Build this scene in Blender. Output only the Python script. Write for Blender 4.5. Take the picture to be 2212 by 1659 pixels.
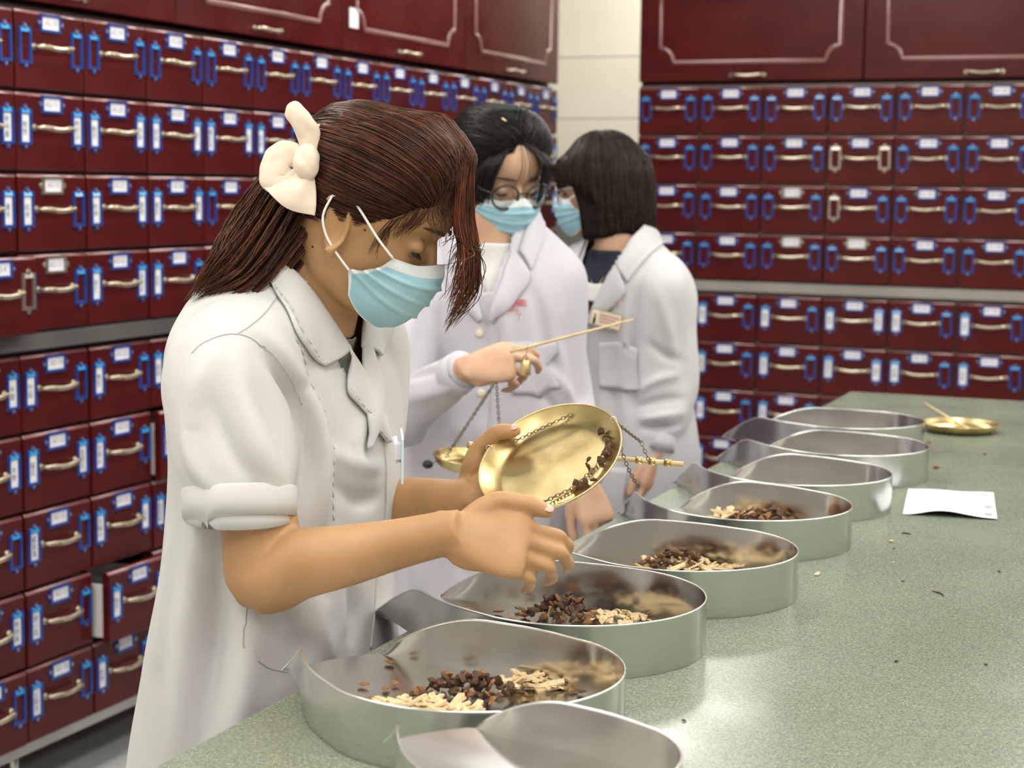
import bpy, bmesh, math, random
from mathutils import Vector as V, Matrix, noise

# ------------------------------------------------------------------ clear
for o in list(bpy.data.objects): bpy.data.objects.remove(o)
S = bpy.context.scene
COL = S.collection
rnd = random.Random(7)
PI = math.pi

# ------------------------------------------------------------------ camera
FPX, CXP, CYP = 3700.0, 1106.0, 829.5
CAM = V((0, 0, 1.47))
def cam_axes(yaw=23.3, pitch=6.6, roll=.72):
    y, p, r = map(math.radians, (yaw, pitch, roll))
    fh = V((-math.sin(y), math.cos(y), 0)); rt = V((math.cos(y), math.sin(y), 0)); up = V((0, 0, 1))
    fw = fh*math.cos(p) - up*math.sin(p); u = up*math.cos(p) + fh*math.sin(p)
    return rt*math.cos(r) + u*math.sin(r), u*math.cos(r) - rt*math.sin(r), fw
CR, CU, CF = cam_axes()
cd = bpy.data.cameras.new('camera'); cam = bpy.data.objects.new('camera', cd); COL.objects.link(cam)
cam.matrix_world = Matrix(((CR.x, CU.x, -CF.x, CAM.x), (CR.y, CU.y, -CF.y, CAM.y), (CR.z, CU.z, -CF.z, CAM.z), (0, 0, 0, 1)))
cd.sensor_width = 36; cd.lens = FPX/2212*36; cd.clip_start = .05
cd.dof.use_dof = True; cd.dof.focus_distance = 1.95; cd.dof.aperture_fstop = 8
S.camera = cam

def ray(x, y): return CR*((x-CXP)/FPX) - CU*((y-CYP)/FPX) + CF
def at(x, y, d): return CAM + ray(x, y)*d                       # a point of the room at a depth d in front of the camera
def ony(x, y, Y): r = ray(x, y); return CAM + r*((Y-CAM.y)/r.y)
def onz(x, y, z): r = ray(x, y); return CAM + r*((z-CAM.z)/r.z)  # a point of a level surface

# ------------------------------------------------------------------ world, exposure
w = bpy.data.worlds.new('world'); S.world = w; w.use_nodes = True
w.node_tree.nodes['Background'].inputs[0].default_value = (1, .97, .92, 1)
w.node_tree.nodes['Background'].inputs[1].default_value = .1
S.view_settings.view_transform = 'Standard'; S.view_settings.look = 'None'
S.view_settings.gamma = 1; S.view_settings.use_curve_mapping = False
S.view_settings.exposure = 0.15
LAMP_W = 13.0       # watts of each ceiling panel

# ------------------------------------------------------------------ materials
def new_mat(name, base=(.8, .8, .8), rough=.5, metal=0., spec=.5, coat=0., trans=0., sss=0., emit=None, alpha=1.):
    m = bpy.data.materials.new(name); m.use_nodes = True
    b = m.node_tree.nodes['Principled BSDF']
    b.inputs['Base Color'].default_value = (*base, 1); b.inputs['Roughness'].default_value = rough
    b.inputs['Metallic'].default_value = metal; b.inputs['Specular IOR Level'].default_value = spec
    b.inputs['Coat Weight'].default_value = coat; b.inputs['Coat Roughness'].default_value = .12
    b.inputs['Transmission Weight'].default_value = trans; b.inputs['Alpha'].default_value = alpha
    if sss:
        b.inputs['Subsurface Weight'].default_value = sss; b.inputs['Subsurface Radius'].default_value = (.9, .35, .2)
        b.inputs['Subsurface Scale'].default_value = .006
    if emit:
        b.inputs['Emission Color'].default_value = (*emit[:3], 1); b.inputs['Emission Strength'].default_value = emit[3]
    return m
def nodes(m): return m.node_tree.nodes, m.node_tree.links, m.node_tree.nodes['Principled BSDF']
def noise_colour(m, c0, c1, scale=8, detail=4, lo=.35, hi=.65, stretch=(1, 1, 1), coord='Object'):
    n, l, b = nodes(m)
    tc = n.new('ShaderNodeTexCoord'); mp = n.new('ShaderNodeMapping'); mp.inputs['Scale'].default_value = stretch
    nt = n.new('ShaderNodeTexNoise'); nt.inputs['Scale'].default_value = scale; nt.inputs['Detail'].default_value = detail
    cr = n.new('ShaderNodeValToRGB'); e = cr.color_ramp.elements
    e[0].position = lo; e[0].color = (*c0, 1); e[1].position = hi; e[1].color = (*c1, 1)
    l.new(tc.outputs[coord], mp.inputs[0]); l.new(mp.outputs[0], nt.inputs['Vector'])
    l.new(nt.outputs[0], cr.inputs[0]); l.new(cr.outputs[0], b.inputs['Base Color'])
    return nt, mp
def noise_bump(m, scale=40, strength=.2, dist=.001, stretch=(1, 1, 1), detail=3, coord='Object'):
    n, l, b = nodes(m)
    tc = n.new('ShaderNodeTexCoord'); mp = n.new('ShaderNodeMapping'); mp.inputs['Scale'].default_value = stretch
    nt = n.new('ShaderNodeTexNoise'); nt.inputs['Scale'].default_value = scale; nt.inputs['Detail'].default_value = detail
    bp = n.new('ShaderNodeBump'); bp.inputs['Strength'].default_value = strength; bp.inputs['Distance'].default_value = dist
    l.new(tc.outputs[coord], mp.inputs[0]); l.new(mp.outputs[0], nt.inputs['Vector'])
    l.new(nt.outputs[0], bp.inputs['Height'])
    if b.inputs['Normal'].links: l.new(b.inputs['Normal'].links[0].from_socket, bp.inputs['Normal'])
    l.new(bp.outputs[0], b.inputs['Normal'])
def noise_rough(m, r0, r1, scale=6, stretch=(1, 1, 1)):
    n, l, b = nodes(m)
    tc = n.new('ShaderNodeTexCoord'); mp = n.new('ShaderNodeMapping'); mp.inputs['Scale'].default_value = stretch
    nt = n.new('ShaderNodeTexNoise'); nt.inputs['Scale'].default_value = scale; nt.inputs['Detail'].default_value = 4
    mr = n.new('ShaderNodeMapRange'); mr.inputs['To Min'].default_value = r0; mr.inputs['To Max'].default_value = r1
    mr.inputs['From Min'].default_value = .3; mr.inputs['From Max'].default_value = .7
    l.new(tc.outputs['Object'], mp.inputs[0]); l.new(mp.outputs[0], nt.inputs['Vector'])
    l.new(nt.outputs[0], mr.inputs[0]); l.new(mr.outputs[0], b.inputs['Roughness'])

M = {}
M['lacquer'] = new_mat('red_lacquer', (.07, .006, .006), .36, spec=.22, coat=.12)
noise_colour(M['lacquer'], (.058, .0040, .0046), (.092, .0075, .0070), 3.2, 5, .3, .7, (1, 1, 3)); noise_rough(M['lacquer'], .22, .36, 5)
M['lacquer_highlight'] = new_mat('lacquer_edge_highlight', (.2, .07, .065), .3, spec=.9, coat=1.); noise_colour(M['lacquer_highlight'], (.20, .065, .062), (.27, .10, .095), 4)  # glossy lacquer, edge highlight painted in as a lighter pink base
M['lacquer_dark'] = new_mat('carcass_red', (.03, .006, .007), .45)
noise_colour(M['lacquer_dark'], (.022, .005, .006), (.038, .008, .008), 6)
M['edging'] = new_mat('grey_edging', (.22, .20, .17), .4, .3); noise_colour(M['edging'], (.18, .165, .14), (.26, .24, .2), 5)
M['ledge'] = new_mat('ledge_laminate', (.30, .29, .26), .35); noise_colour(M['ledge'], (.27, .26, .235), (.35, .335, .3), 4)
M['ledge_dark'] = new_mat('dark_ledge_board', (.12, .115, .105), .4); noise_colour(M['ledge_dark'], (.085, .08, .075), (.13, .125, .115), 4)
M['blue'] = new_mat('blue_plastic', (.012, .075, .36), .3, coat=.1); noise_colour(M['blue'], (.007, .035, .22), (.012, .06, .30), 9)
M['cyan'] = new_mat('cyan_plastic', (.03, .30, .72), .22, coat=.3); noise_colour(M['cyan'], (.03, .26, .70), (.04, .40, .72), 1.3)
M['nickel'] = new_mat('champagne_nickel', (.62, .55, .42), .28, 1.); noise_colour(M['nickel'], (.55, .48, .36), (.70, .64, .50), 25)
M['silver'] = new_mat('worn_silver', (.5, .47, .42), .35, 1.); noise_colour(M['silver'], (.42, .39, .34), (.58, .55, .5), 25)
M['card'] = new_mat('card_paper', (.82, .82, .86), .7); noise_colour(M['card'], (.78, .78, .83), (.86, .86, .89), 20)
M['ink'] = new_mat('black_ink', (.03, .03, .04), .7); noise_colour(M['ink'], (.02, .02, .03), (.05, .05, .06), 60)
M['ink_soft'] = new_mat('grey_ink', (.22, .22, .26), .7); noise_colour(M['ink_soft'], (.18, .18, .22), (.26, .26, .3), 60)
M['tile'] = new_mat('cream_tile', (.80, .74, .60), .3); noise_colour(M['tile'], (.86, .815, .69), (.90, .855, .74), 2.5)
M['tile_grey'] = new_mat('grey_tile', (.22, .23, .2), .35); noise_colour(M['tile_grey'], (.2, .21, .18), (.26, .27, .235), 3)
M['grout'] = new_mat('grout', (.5, .46, .36), .9); noise_colour(M['grout'], (.46, .42, .33), (.54, .5, .4), 30)
M['black_band'] = new_mat('black_tile', (.012, .013, .015), .3); noise_colour(M['black_band'], (.010, .011, .013), (.018, .019, .02), 5)
M['paint'] = new_mat('wall_paint', (.66, .63, .57), .8); noise_colour(M['paint'], (.64, .61, .55), (.68, .65, .59), 3)
M['ceil'] = new_mat('ceiling_paint', (.8, .79, .76), .9); noise_colour(M['ceil'], (.78, .77, .74), (.82, .81, .78), 3)
M['floor'] = new_mat('floor_tile', (.42, .43, .42), .25); noise_colour(M['floor'], (.42, .43, .42), (.58, .59, .58), 2.2, 8)
M['lamp'] = new_mat('lamp_diffuser', (.9, .9, .9), .6, emit=(1, .97, .92, 3.5)); noise_colour(M['lamp'], (.88, .88, .88), (.92, .92, .92), 5)
M['white_metal'] = new_mat('white_metal', (.75, .75, .73), .4); noise_colour(M['white_metal'], (.72, .72, .7), (.78, .78, .76), 6)
M['steel'] = new_mat('steel', (.6, .6, .58), .3, 1.); noise_colour(M['steel'], (.55, .55, .53), (.65, .65, .63), 20)
M['rubber'] = new_mat('black_rubber', (.02, .02, .02), .6); noise_colour(M['rubber'], (.015, .015, .015), (.028, .028, .028), 20)
# speckled green-grey laminate
M['laminate'] = m = new_mat('green_laminate', (.26, .29, .21), .32, spec=.45)
n, l, b = nodes(m)
tc = n.new('ShaderNodeTexCoord')
v1 = n.new('ShaderNodeTexNoise'); v1.inputs['Scale'].default_value = 420; v1.inputs['Detail'].default_value = 2
v2 = n.new('ShaderNodeTexNoise'); v2.inputs['Scale'].default_value = 2.2; v2.inputs['Detail'].default_value = 5
r1 = n.new('ShaderNodeValToRGB'); e = r1.color_ramp.elements
e[0].position = .30; e[0].color = (.125, .150, .112, 1); e[1].position = .72; e[1].color = (.33, .36, .27, 1)
e2 = e.new(.5); e2.color = (.195, .230, .170, 1)
mx = n.new('ShaderNodeMixRGB'); mx.blend_type = 'MULTIPLY'; mx.inputs[0].default_value = .5
r2 = n.new('ShaderNodeValToRGB'); e = r2.color_ramp.elements; e[0].position = .3; e[0].color = (.85, .85, .85, 1); e[1].position = .7; e[1].color = (1.1, 1.1, 1.1, 1)
l.new(tc.outputs['Object'], v1.inputs['Vector']); l.new(tc.outputs['Object'], v2.inputs['Vector'])
l.new(v1.outputs[0], r1.inputs[0]); l.new(v2.outputs[0], r2.inputs[0]); l.new(r1.outputs[0], mx.inputs[1]); l.new(r2.outputs[0], mx.inputs[2])
l.new(mx.outputs[0], b.inputs['Base Color']); noise_rough(m, .16, .30, 5)
# aluminium: soft outside, polished inside
M['alu_out'] = new_mat('brushed_aluminium', (.54, .56, .54), .24, 1.); noise_colour(M['alu_out'], (.50, .52, .495), (.58, .60, .575), 3); noise_rough(M['alu_out'], .18, .30, 3, (1, 1, 8))
M['alu_in'] = new_mat('polished_aluminium', (.64, .63, .61), .2, 1.); noise_colour(M['alu_in'], (.60, .585, .565), (.69, .68, .66), 4); noise_rough(M['alu_in'], .14, .28, 4, (1, 1, 6))
M['alu_rim'] = new_mat('aluminium_rim', (.82, .83, .82), .25, 1.); noise_colour(M['alu_rim'], (.78, .79, .78), (.86, .87, .86), 30)
M['brass'] = new_mat('worn_brass', (.62, .44, .16), .3, 1.)
noise_colour(M['brass'], (.48, .35, .14), (.76, .62, .33), 22, 6, .3, .7); noise_rough(M['brass'], .2, .42, 14); noise_bump(M['brass'], 60, .15, .0006)
M['chain'] = new_mat('dark_chain', (.22, .18, .13), .4, .9); noise_colour(M['chain'], (.15, .12, .09), (.3, .25, .18), 60)
M['wood_rod'] = new_mat('bone_rod', (.68, .52, .26), .4); noise_colour(M['wood_rod'], (.6, .44, .2), (.76, .6, .34), 30, 4, .3, .7, (1, 1, .1))
M['chip_dark'] = new_mat('dark_root_chip', (.10, .045, .02), .8); noise_colour(M['chip_dark'], (.028, .014, .008), (.13, .062, .028), 9, 3, .3, .7, (1, 1, 1), 'Generated'); noise_bump(M['chip_dark'], 120, .5, .002)
M['chip_brown'] = new_mat('brown_root_chip', (.22, .10, .04), .8); noise_colour(M['chip_brown'], (.10, .042, .016), (.36, .18, .07), 7, 3, .3, .7, (1, 1, 1), 'Generated'); noise_bump(M['chip_brown'], 120, .5, .002)
M['chip_pale'] = new_mat('pale_root_slice', (.66, .50, .27), .75); noise_colour(M['chip_pale'], (.52, .36, .16), (.78, .63, .40), 5, 3, .3, .7, (1, 1, 1), 'Generated'); noise_bump(M['chip_pale'], 120, .4, .0015)
M['paper'] = new_mat('white_paper', (.82, .83, .86), .7); noise_colour(M['paper'], (.8, .81, .84), (.85, .86, .88), 12)
M['red_ink'] = new_mat('red_thread', (.55, .02, .05), .7); noise_colour(M['red_ink'], (.45, .015, .04), (.65, .03, .07), 90)

# ------------------------------------------------------------------ mesh helpers
def link(o, parent=None):
    COL.objects.link(o)
    if parent is not None: o.parent = parent
    return o
def tag(o, label=None, cat=None, group=None, kind=None):
    if label: o['label'] = label
    if cat: o['category'] = cat
    if group: o['group'] = group
    if kind: o['kind'] = kind
    return o
def thing(name, label, cat, loc=(0, 0, 0), rz=0, group=None):
    o = bpy.data.objects.new(name, None); o.empty_display_size = .05
    o.location = loc; o.rotation_euler = (0, 0, rz); link(o); return tag(o, label, cat, group)
class MB:
    """collects quads and tubes, builds one mesh object"""
    def __init__(s): s.v = []; s.f = []; s.mi = []; s.sm = []
    def add(s, vs, fs, mi=0, smooth=False):
        k = len(s.v); s.v += [tuple(p) for p in vs]
        for f in fs: s.f.append([i+k for i in f]); s.mi.append(mi); s.sm.append(smooth)
    def box(s, c, d, mi=0, rot=None):
        x, y, z = d[0]/2, d[1]/2, d[2]/2
        vs = [V((a*x, b_*y, c_*z)) for a in (-1, 1) for b_ in (-1, 1) for c_ in (-1, 1)]
        if rot is not None: vs = [rot @ p for p in vs]
        s.add([p+V(c) for p in vs], [(0, 1, 3, 2), (4, 6, 7, 5), (0, 4, 5, 1), (2, 3, 7, 6), (0, 2, 6, 4), (1, 5, 7, 3)], mi)
    def loft(s, rings, cap=True, closed=True, mi=0, smooth=True):
        n = len(rings[0]); vs = [p for r in rings for p in r]; fs = []
        for i in range(len(rings)-1):
            for j in range(n if closed else n-1):
                a = i*n+j; b_ = i*n+(j+1) % n; fs.append((a, b_, b_+n, a+n))
        s.add(vs, fs, mi, smooth)
        if cap and closed:
            k = len(s.v)-len(vs)
            s.f.append(list(range(k+n-1, k-1, -1))); s.mi.append(mi); s.sm.append(False)
            s.f.append(list(range(k+(len(rings)-1)*n, k+len(rings)*n))); s.mi.append(mi); s.sm.append(False)
    def tube(s, pts, r, n=8, mi=0, cap=True, up=None, smooth=True):
        s.loft(tube_rings(pts, r, n, up), cap, True, mi, smooth)
    def mesh(s, name, mats):
        me = bpy.data.meshes.new(name); me.from_pydata(s.v, [], s.f)
        for m in mats: me.materials.append(m)
        me.polygons.foreach_set('material_index', s.mi); me.polygons.foreach_set('use_smooth', s.sm); me.update(); return me
    def build(s, name, mats, parent=None, loc=None):
        if not isinstance(mats, (list, tuple)): mats = [mats]
        o = bpy.data.objects.new(name, s.mesh(name, mats))
        if loc is not None: o.location = loc
        return link(o, parent)
def tube_rings(pts, r, n=8, up=None):
    pts = [V(p) for p in pts]; k = len(pts)
    rr = r if isinstance(r, (list, tuple)) else [r]*k
    T = []
    for i in range(k):
        t = pts[min(i+1, k-1)]-pts[max(i-1, 0)]
        T.append(t.normalized() if t.length > 1e-9 else V((0, 0, 1)))
    a = V(up) if up is not None else (V((0, 0, 1)) if abs(T[0].z) < .9 else V((1, 0, 0)))
    rings = []
    for i in range(k):
        a = (a - T[i]*a.dot(T[i])); a = a.normalized() if a.length > 1e-6 else T[i].orthogonal().normalized()
        b_ = T[i].cross(a); q = rr[i]
        ra, rb = q if isinstance(q, (list, tuple)) else (q, q)
        rings.append([pts[i]+a*(ra*math.cos(2*PI*j/n))+b_*(rb*math.sin(2*PI*j/n)) for j in range(n)])
    return rings
def crom(P, m):
    """Catmull-Rom through P (tuples of any length), m samples per span"""
    P = [tuple(p) for p in P]; n_ = len(P[0]); out = []
    for i in range(len(P)-1):
        p0 = P[max(i-1, 0)]; p1 = P[i]; p2 = P[i+1]; p3 = P[min(i+2, len(P)-1)]
        for j in range(m):
            t = j/m
            out.append(tuple(.5*(2*p1[k]+(p2[k]-p0[k])*t+(2*p0[k]-5*p1[k]+4*p2[k]-p3[k])*t*t+(3*p1[k]-p0[k]-3*p2[k]+p3[k])*t**3) for k in range(n_)))
    out.append(P[-1]); return out
def bevel_box(name, d, mats, bev=.004, seg=2, top=None):
    """box d centred at origin with rounded edges -> mesh"""
    bm = bmesh.new(); bmesh.ops.create_cube(bm, size=1)
    for v in bm.verts: v.co = V((v.co.x*d[0], v.co.y*d[1], v.co.z*d[2]))
    bmesh.ops.bevel(bm, geom=list(bm.edges), offset=bev, segments=seg, affect='EDGES', profile=.6)
    me = bpy.data.meshes.new(name); bm.to_mesh(me); bm.free()
    for m in (mats if isinstance(mats, (list, tuple)) else [mats]): me.materials.append(m)
    return me
def inst(name, me, parent=None, loc=(0, 0, 0), rot=(0, 0, 0)):
    o = bpy.data.objects.new(name, me); o.location = loc; o.rotation_euler = rot; return link(o, parent)
_text = {}
def text_mesh(body, size, align='CENTER', res=2):
    """flat lettering as vertices and faces, centred; x right, y up"""
    key = (body, size)
    if key in _text: return _text[key]
    c = bpy.data.curves.new('lettering', 'FONT'); c.body = body; c.size = size; c.align_x = align; c.align_y = 'CENTER'
    c.resolution_u = res; c.space_line = .82
    o = bpy.data.objects.new('lettering', c); COL.objects.link(o)
    dg = bpy.context.evaluated_depsgraph_get(); dg.update()
    me = bpy.data.meshes.new_from_object(o.evaluated_get(dg))
    vs = [v.co.copy() for v in me.vertices]; fs = [tuple(p.vertices) for p in me.polygons]
    bpy.data.objects.remove(o); bpy.data.curves.remove(c); bpy.data.meshes.remove(me)
    _text[key] = (vs, fs); return vs, fs
# lettering is made first, while the scene is still small
for k in range(1, 127): text_mesh('A2-%d' % k, .0175)
for k in range(1, 127): text_mesh('A1-%d' % k, .0175)
HERBS = ['竹茹', '菊花', '金银花', '藏红花', '黄芪', '当归', '白芍', '川芎', '熟地黄', '甘草片', '陈皮', '茯苓', '桂枝', '麦冬', '五味子', '枸杞子', '党参片', '白术', '防风', '荆芥', '连翘', '板蓝根', '丹参', '牛膝', '杜仲', '山药', '泽泻', '苍术', '木香', '砂仁']
text_mesh('ト', .012); text_mesh('了', .012)
for ch in '德信中医': text_mesh(ch, .0150); text_mesh(ch, .012)
for ch in set(''.join(HERBS)+'竹茹菊花金银藏菖蒲腊小茄土荆芥'): text_mesh(ch, .0165)
# ================================================================== the room
X0, X1, Y0, Y1, ZC = -3.12, 2.9, -2.2, 7.62, 2.85
def slab(name, c, d, mat):
    q = MB(); q.box(c, d); o = q.build(name, mat); o['kind'] = 'structure'; return o
fl = slab('floor', ((X0+X1)/2, (Y0+Y1)/2, -.05), (X1-X0+.4, Y1-Y0+.4, .1), M['grout'])
TS = .8                                                            # floor tiles as parts of the floor
fm = bevel_box('floor_tile', (TS-.004, TS-.004, .008), M['floor'], .001, 1)
ix = int((X1-X0)/TS)+1; iy = int((Y1-Y0)/TS)+1
for i in range(ix):
    for j in range(iy):
        x = X0+TS*(i+.5); y = Y0+TS*(j+.5)
        if x+TS/2 > X1+.1 or y+TS/2 > Y1+.1: continue
        inst('tile', fm, fl, (x, y, .0005), (0, 0, PI/2*((i*3+j) % 4)))
slab('ceiling', ((X0+X1)/2, (Y0+Y1)/2, ZC+.05), (X1-X0+.4, Y1-Y0+.4, .1), M['ceil'])
slab('wall_left', (X0-.06, (Y0+Y1)/2, ZC/2), (.12, Y1-Y0+.3, ZC), M['paint'])
slab('wall_right', (X1+.06, (Y0+Y1)/2, ZC/2), (.12, Y1-Y0+.3, ZC), M['paint'])
slab('wall_front', ((X0+X1)/2, Y0-.06, ZC/2), (X1-X0+.3, .12, ZC), M['paint'])
wb = slab('wall_back', ((X0+X1)/2, Y1+.06, ZC/2), (X1-X0+.3, .12, ZC), M['paint'])
# tiles of the back wall that show between the two cabinet rows
for (z0, z1, mt) in ((0, .42, 'tile_grey'), (.424, .87, 'tile_grey'), (.874, 1.30, 'tile_grey'), (1.304, 1.50, 'black_band'),
                     (1.504, 1.785, 'tile'), (1.789, 2.07, 'tile'), (2.074, 2.355, 'tile'), (2.359, 2.64, 'tile'), (2.644, 2.85, 'tile')):
    for k in range(2):
        me = bevel_box('wall_tile', (.597, .012, z1-z0), M[mt], .0015, 1)
        inst('tile', me, wb, (X0+.3+.6*k, Y1-.005, (z0+z1)/2))
hk = ony(1190, 52, Y1); q = MB(); q.tube([(hk.x, Y1-.012, hk.z), (hk.x, Y1-.045, hk.z)], .018, 12); q.tube([(hk.x, Y1-.045, hk.z), (hk.x, Y1-.052, hk.z)], .026, 12)
o = q.build('wall_hook', M['steel']); tag(o, 'small round metal hook on the cream tiled wall', 'hook')

# ceiling lights: white frame, diffuser, light of their own
def ceiling_light(x, y, label):
    t = thing('ceiling_light', label, 'ceiling light', (x, y, ZC), 0, 'ceiling light panels')
    q = MB()
    for s in (-1, 1):
        q.box((s*.31, 0, -.015), (.03, 1.25, .03)); q.box((0, s*.61, -.015), (.59, .03, .03))
    q.build('frame', M['white_metal'], t)
    q = MB(); q.box((0, 0, -.012), (.59, 1.19, .012)); q.build('diffuser', M['lamp'], t)
    la = bpy.data.lights.new('panel_light', 'AREA'); la.shape = 'RECTANGLE'; la.size = .58; la.size_y = 1.18; la.energy = LAMP_W
    la.color = (1, .965, .915); lo = bpy.data.objects.new('panel_light', la); lo.location = (0, 0, -.02); link(lo, t)
for i, x in enumerate((-1.95, -.2, 1.6)):
    for j, y in enumerate((-.9, 1.05, 3.0, 4.95, 6.95)):
        ceiling_light(x-(.25 if (i, j) == (0, 4) else 0), y, 'white rectangular ceiling light panel above the %s, %s' % (('aisle behind the counter', 'green counter', 'open side of the room')[i], ('at the near end', 'beside the near pans', 'over the middle', 'over the counter end', 'near the tiled wall')[j]))

# ================================================================== medicine cabinets
CW, RH = .250, .1835
Z_UP, Z_LOW = 1.857, 1.077            # tops of the upper and lower bank
def drawer_mesh():
    w_, h_ = CW-.007, RH-.008
    q = MB(); c = .007; t = .02
    # front profile extruded along x: chamfered top and rounded edges
    pr = [(0, -h_/2), (-t+.003, -h_/2), (-t, -h_/2+.003), (-t, h_/2-c), (-t+c*.12, h_/2-c*.55), (-t+c*.42, h_/2-c*.18), (-t+c, h_/2), (0, h_/2)]
    rings = []
    for x, ins in ((-w_/2, .003), (-w_/2+.003, 0), (w_/2-.003, 0), (w_/2, .003)):
        rings.append([V((x, min(0, y+ins) if y < -t/2 else y, z)) for y, z in pr])
    q.loft(rings, True, True, 0, False)
    q.mi = [1 if (k < 24 and k % 8 in (3, 4, 5)) else 0 for k in range(len(q.f))]; q.sm = [bool(x) for x in q.mi]     # rounded glossy top edge, highlight painted into its colour
    me = q.mesh('drawer', [M['lacquer'], M['lacquer_highlight']]); return me
def handle_mesh(L=.125):
    q = MB()
    P = crom([(-L/2, 0, 0), (-L/2+.004, -.016, 0), (-L/2+.018, -.024, .0), (0, -.026, -.004), (L/2-.018, -.024, 0), (L/2-.004, -.016, 0), (L/2, 0, 0)], 4)
    n_ = len(P); rr = [(.0042+.0018*math.sin(PI*i/(n_-1)), .0034) for i in range(n_)]
    q.tube(P, rr, 8, up=(0, 0, 1))
    for s in (-1, 1): q.tube([(s*L/2, 0, 0), (s*L/2, -.004, 0)], .008, 10)
    for s in (-1, 1):
        for k in range(3): q.tube([(s*(L/2-.022-.006*k), -.0255, -.0005-.001*k), (s*(L/2-.024-.006*k), -.0257, -.0007-.001*k)], .0068, 8)
    return q.mesh('handle', [M['nickel']])
def frame_mesh(w_, h_, bar, nub, mats, topbar=None):
    """plastic card holder: border strips, rounded nubs with screws; faces -y"""
    q = MB(); t = .0045; tb = topbar or bar
    def strip(x0, x1, z0, z1, mi=0, sl=0):
        q.add([(x0, 0, z0), (x1, 0, z0), (x1, 0, z1), (x0, 0, z1), (x0+.001, -t, z0+.001), (x1-.001, -t, z0+.001), (x1-.001, -t+sl, z1-.001), (x0+.001, -t+sl, z1-.001)],
              [(4, 5, 6, 7), (0, 1, 5, 4), (1, 2, 6, 5), (2, 3, 7, 6), (3, 0, 4, 7)], mi)
    strip(-w_/2, -w_/2+bar, -h_/2, h_/2); strip(w_/2-bar, w_/2, -h_/2, h_/2)
    strip(-w_/2+bar*.8, w_/2-bar*.8, -h_/2, -h_/2+bar)
    strip(-w_/2+bar*.3, w_/2-bar*.3, h_/2-tb, h_/2, 1 if topbar else 0, .0028 if topbar else 0)
    for (x, z) in nub:
        q.tube([(x, 0, z), (x, -.003, z)], .0075, 8, 0); q.tube([(x, -.003, z), (x, -.0045, z)], .0038, 8, 2)
    return q.mesh('card_frame', mats)
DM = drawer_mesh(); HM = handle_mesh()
NUBH = [(-.040, 0), (.040, 0)]; NUBV = [(0, -.044), (0, .044)]
FT = {k: frame_mesh(.074, .042, .0075, NUBH, [a, a, M['silver']]) for k, a in (('b', M['blue']), ('s', M['silver']))}
FS = {k: frame_mesh(.043, .083, .008, NUBV, [a, c, M['silver']], .012) for k, a, c in (('b', M['blue'], M['cyan']), ('s', M['silver'], M['silver']))}
_cards = {}
def code_card(txt):
    if txt not in _cards:
        q = MB(); q.box((0, -.0012, 0), (.060, .0012, .029))
        vs, fs = text_mesh(txt, .0175); q.add([(p.x, -.0021, p.y) for p in vs], fs, 1)
        _cards[txt] = q.mesh('code_card', [M['card'], M['ink_soft']])
    return _cards[txt]
def name_card(txt):
    k = 'n'+txt
    if k not in _cards:
        q = MB(); q.box((0, -.0012, 0), (.028, .0012, .064))
        s = .0165
        n_ = len(txt)
        for i, ch in enumerate(txt):
            vs, fs = text_mesh(ch, s); zz = ((n_-1)/2-i)*s*1.02
            q.add([(p.x, -.0021, p.y+zz) for p in vs], fs, 1)
        _cards[k] = q.mesh('name_card', [M['card'], M['ink']])
    return _cards[k]
def moulding(parent, cx, w_, z0, z1):
    """raised routed line with scooped lower corners on a cupboard door"""
    a = w_/2-.085; zb = z0+.075; zt = z1-.07; r = .055
    path = [(-a, zt-r), (-a, zb+r)]
    for k in range(1, 8):
        t = PI/2*k/8; path.append((-a+r*(1-math.cos(t)) if 0 else -a+r*math.sin(t)*.95, zb+r*math.cos(t) if 0 else zb+r-r*(1-math.cos(t))*.95))
    path += [(-a+r, zb)]
    half = path
    full = half+[(-x, z) for x, z in reversed(half)]
    top = [(a-r, zt), (-a+r, zt)]
    pts = full+top+[full[0]]
    q = MB(); q.tube([(cx+x, -.0205, z) for x, z in pts], (.006, .009), 6, up=(0, -1, 0), cap=False) if 0 else None
    rr = [(.0045, .0085)]*len(pts)
    q.loft(tube_rings([(cx+x, -.0205, z) for x, z in pts], rr, 8, (0, -1, 0)), True, True, 0, True)
    return q.build('moulding', M['lacquer_highlight'], parent)
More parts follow.
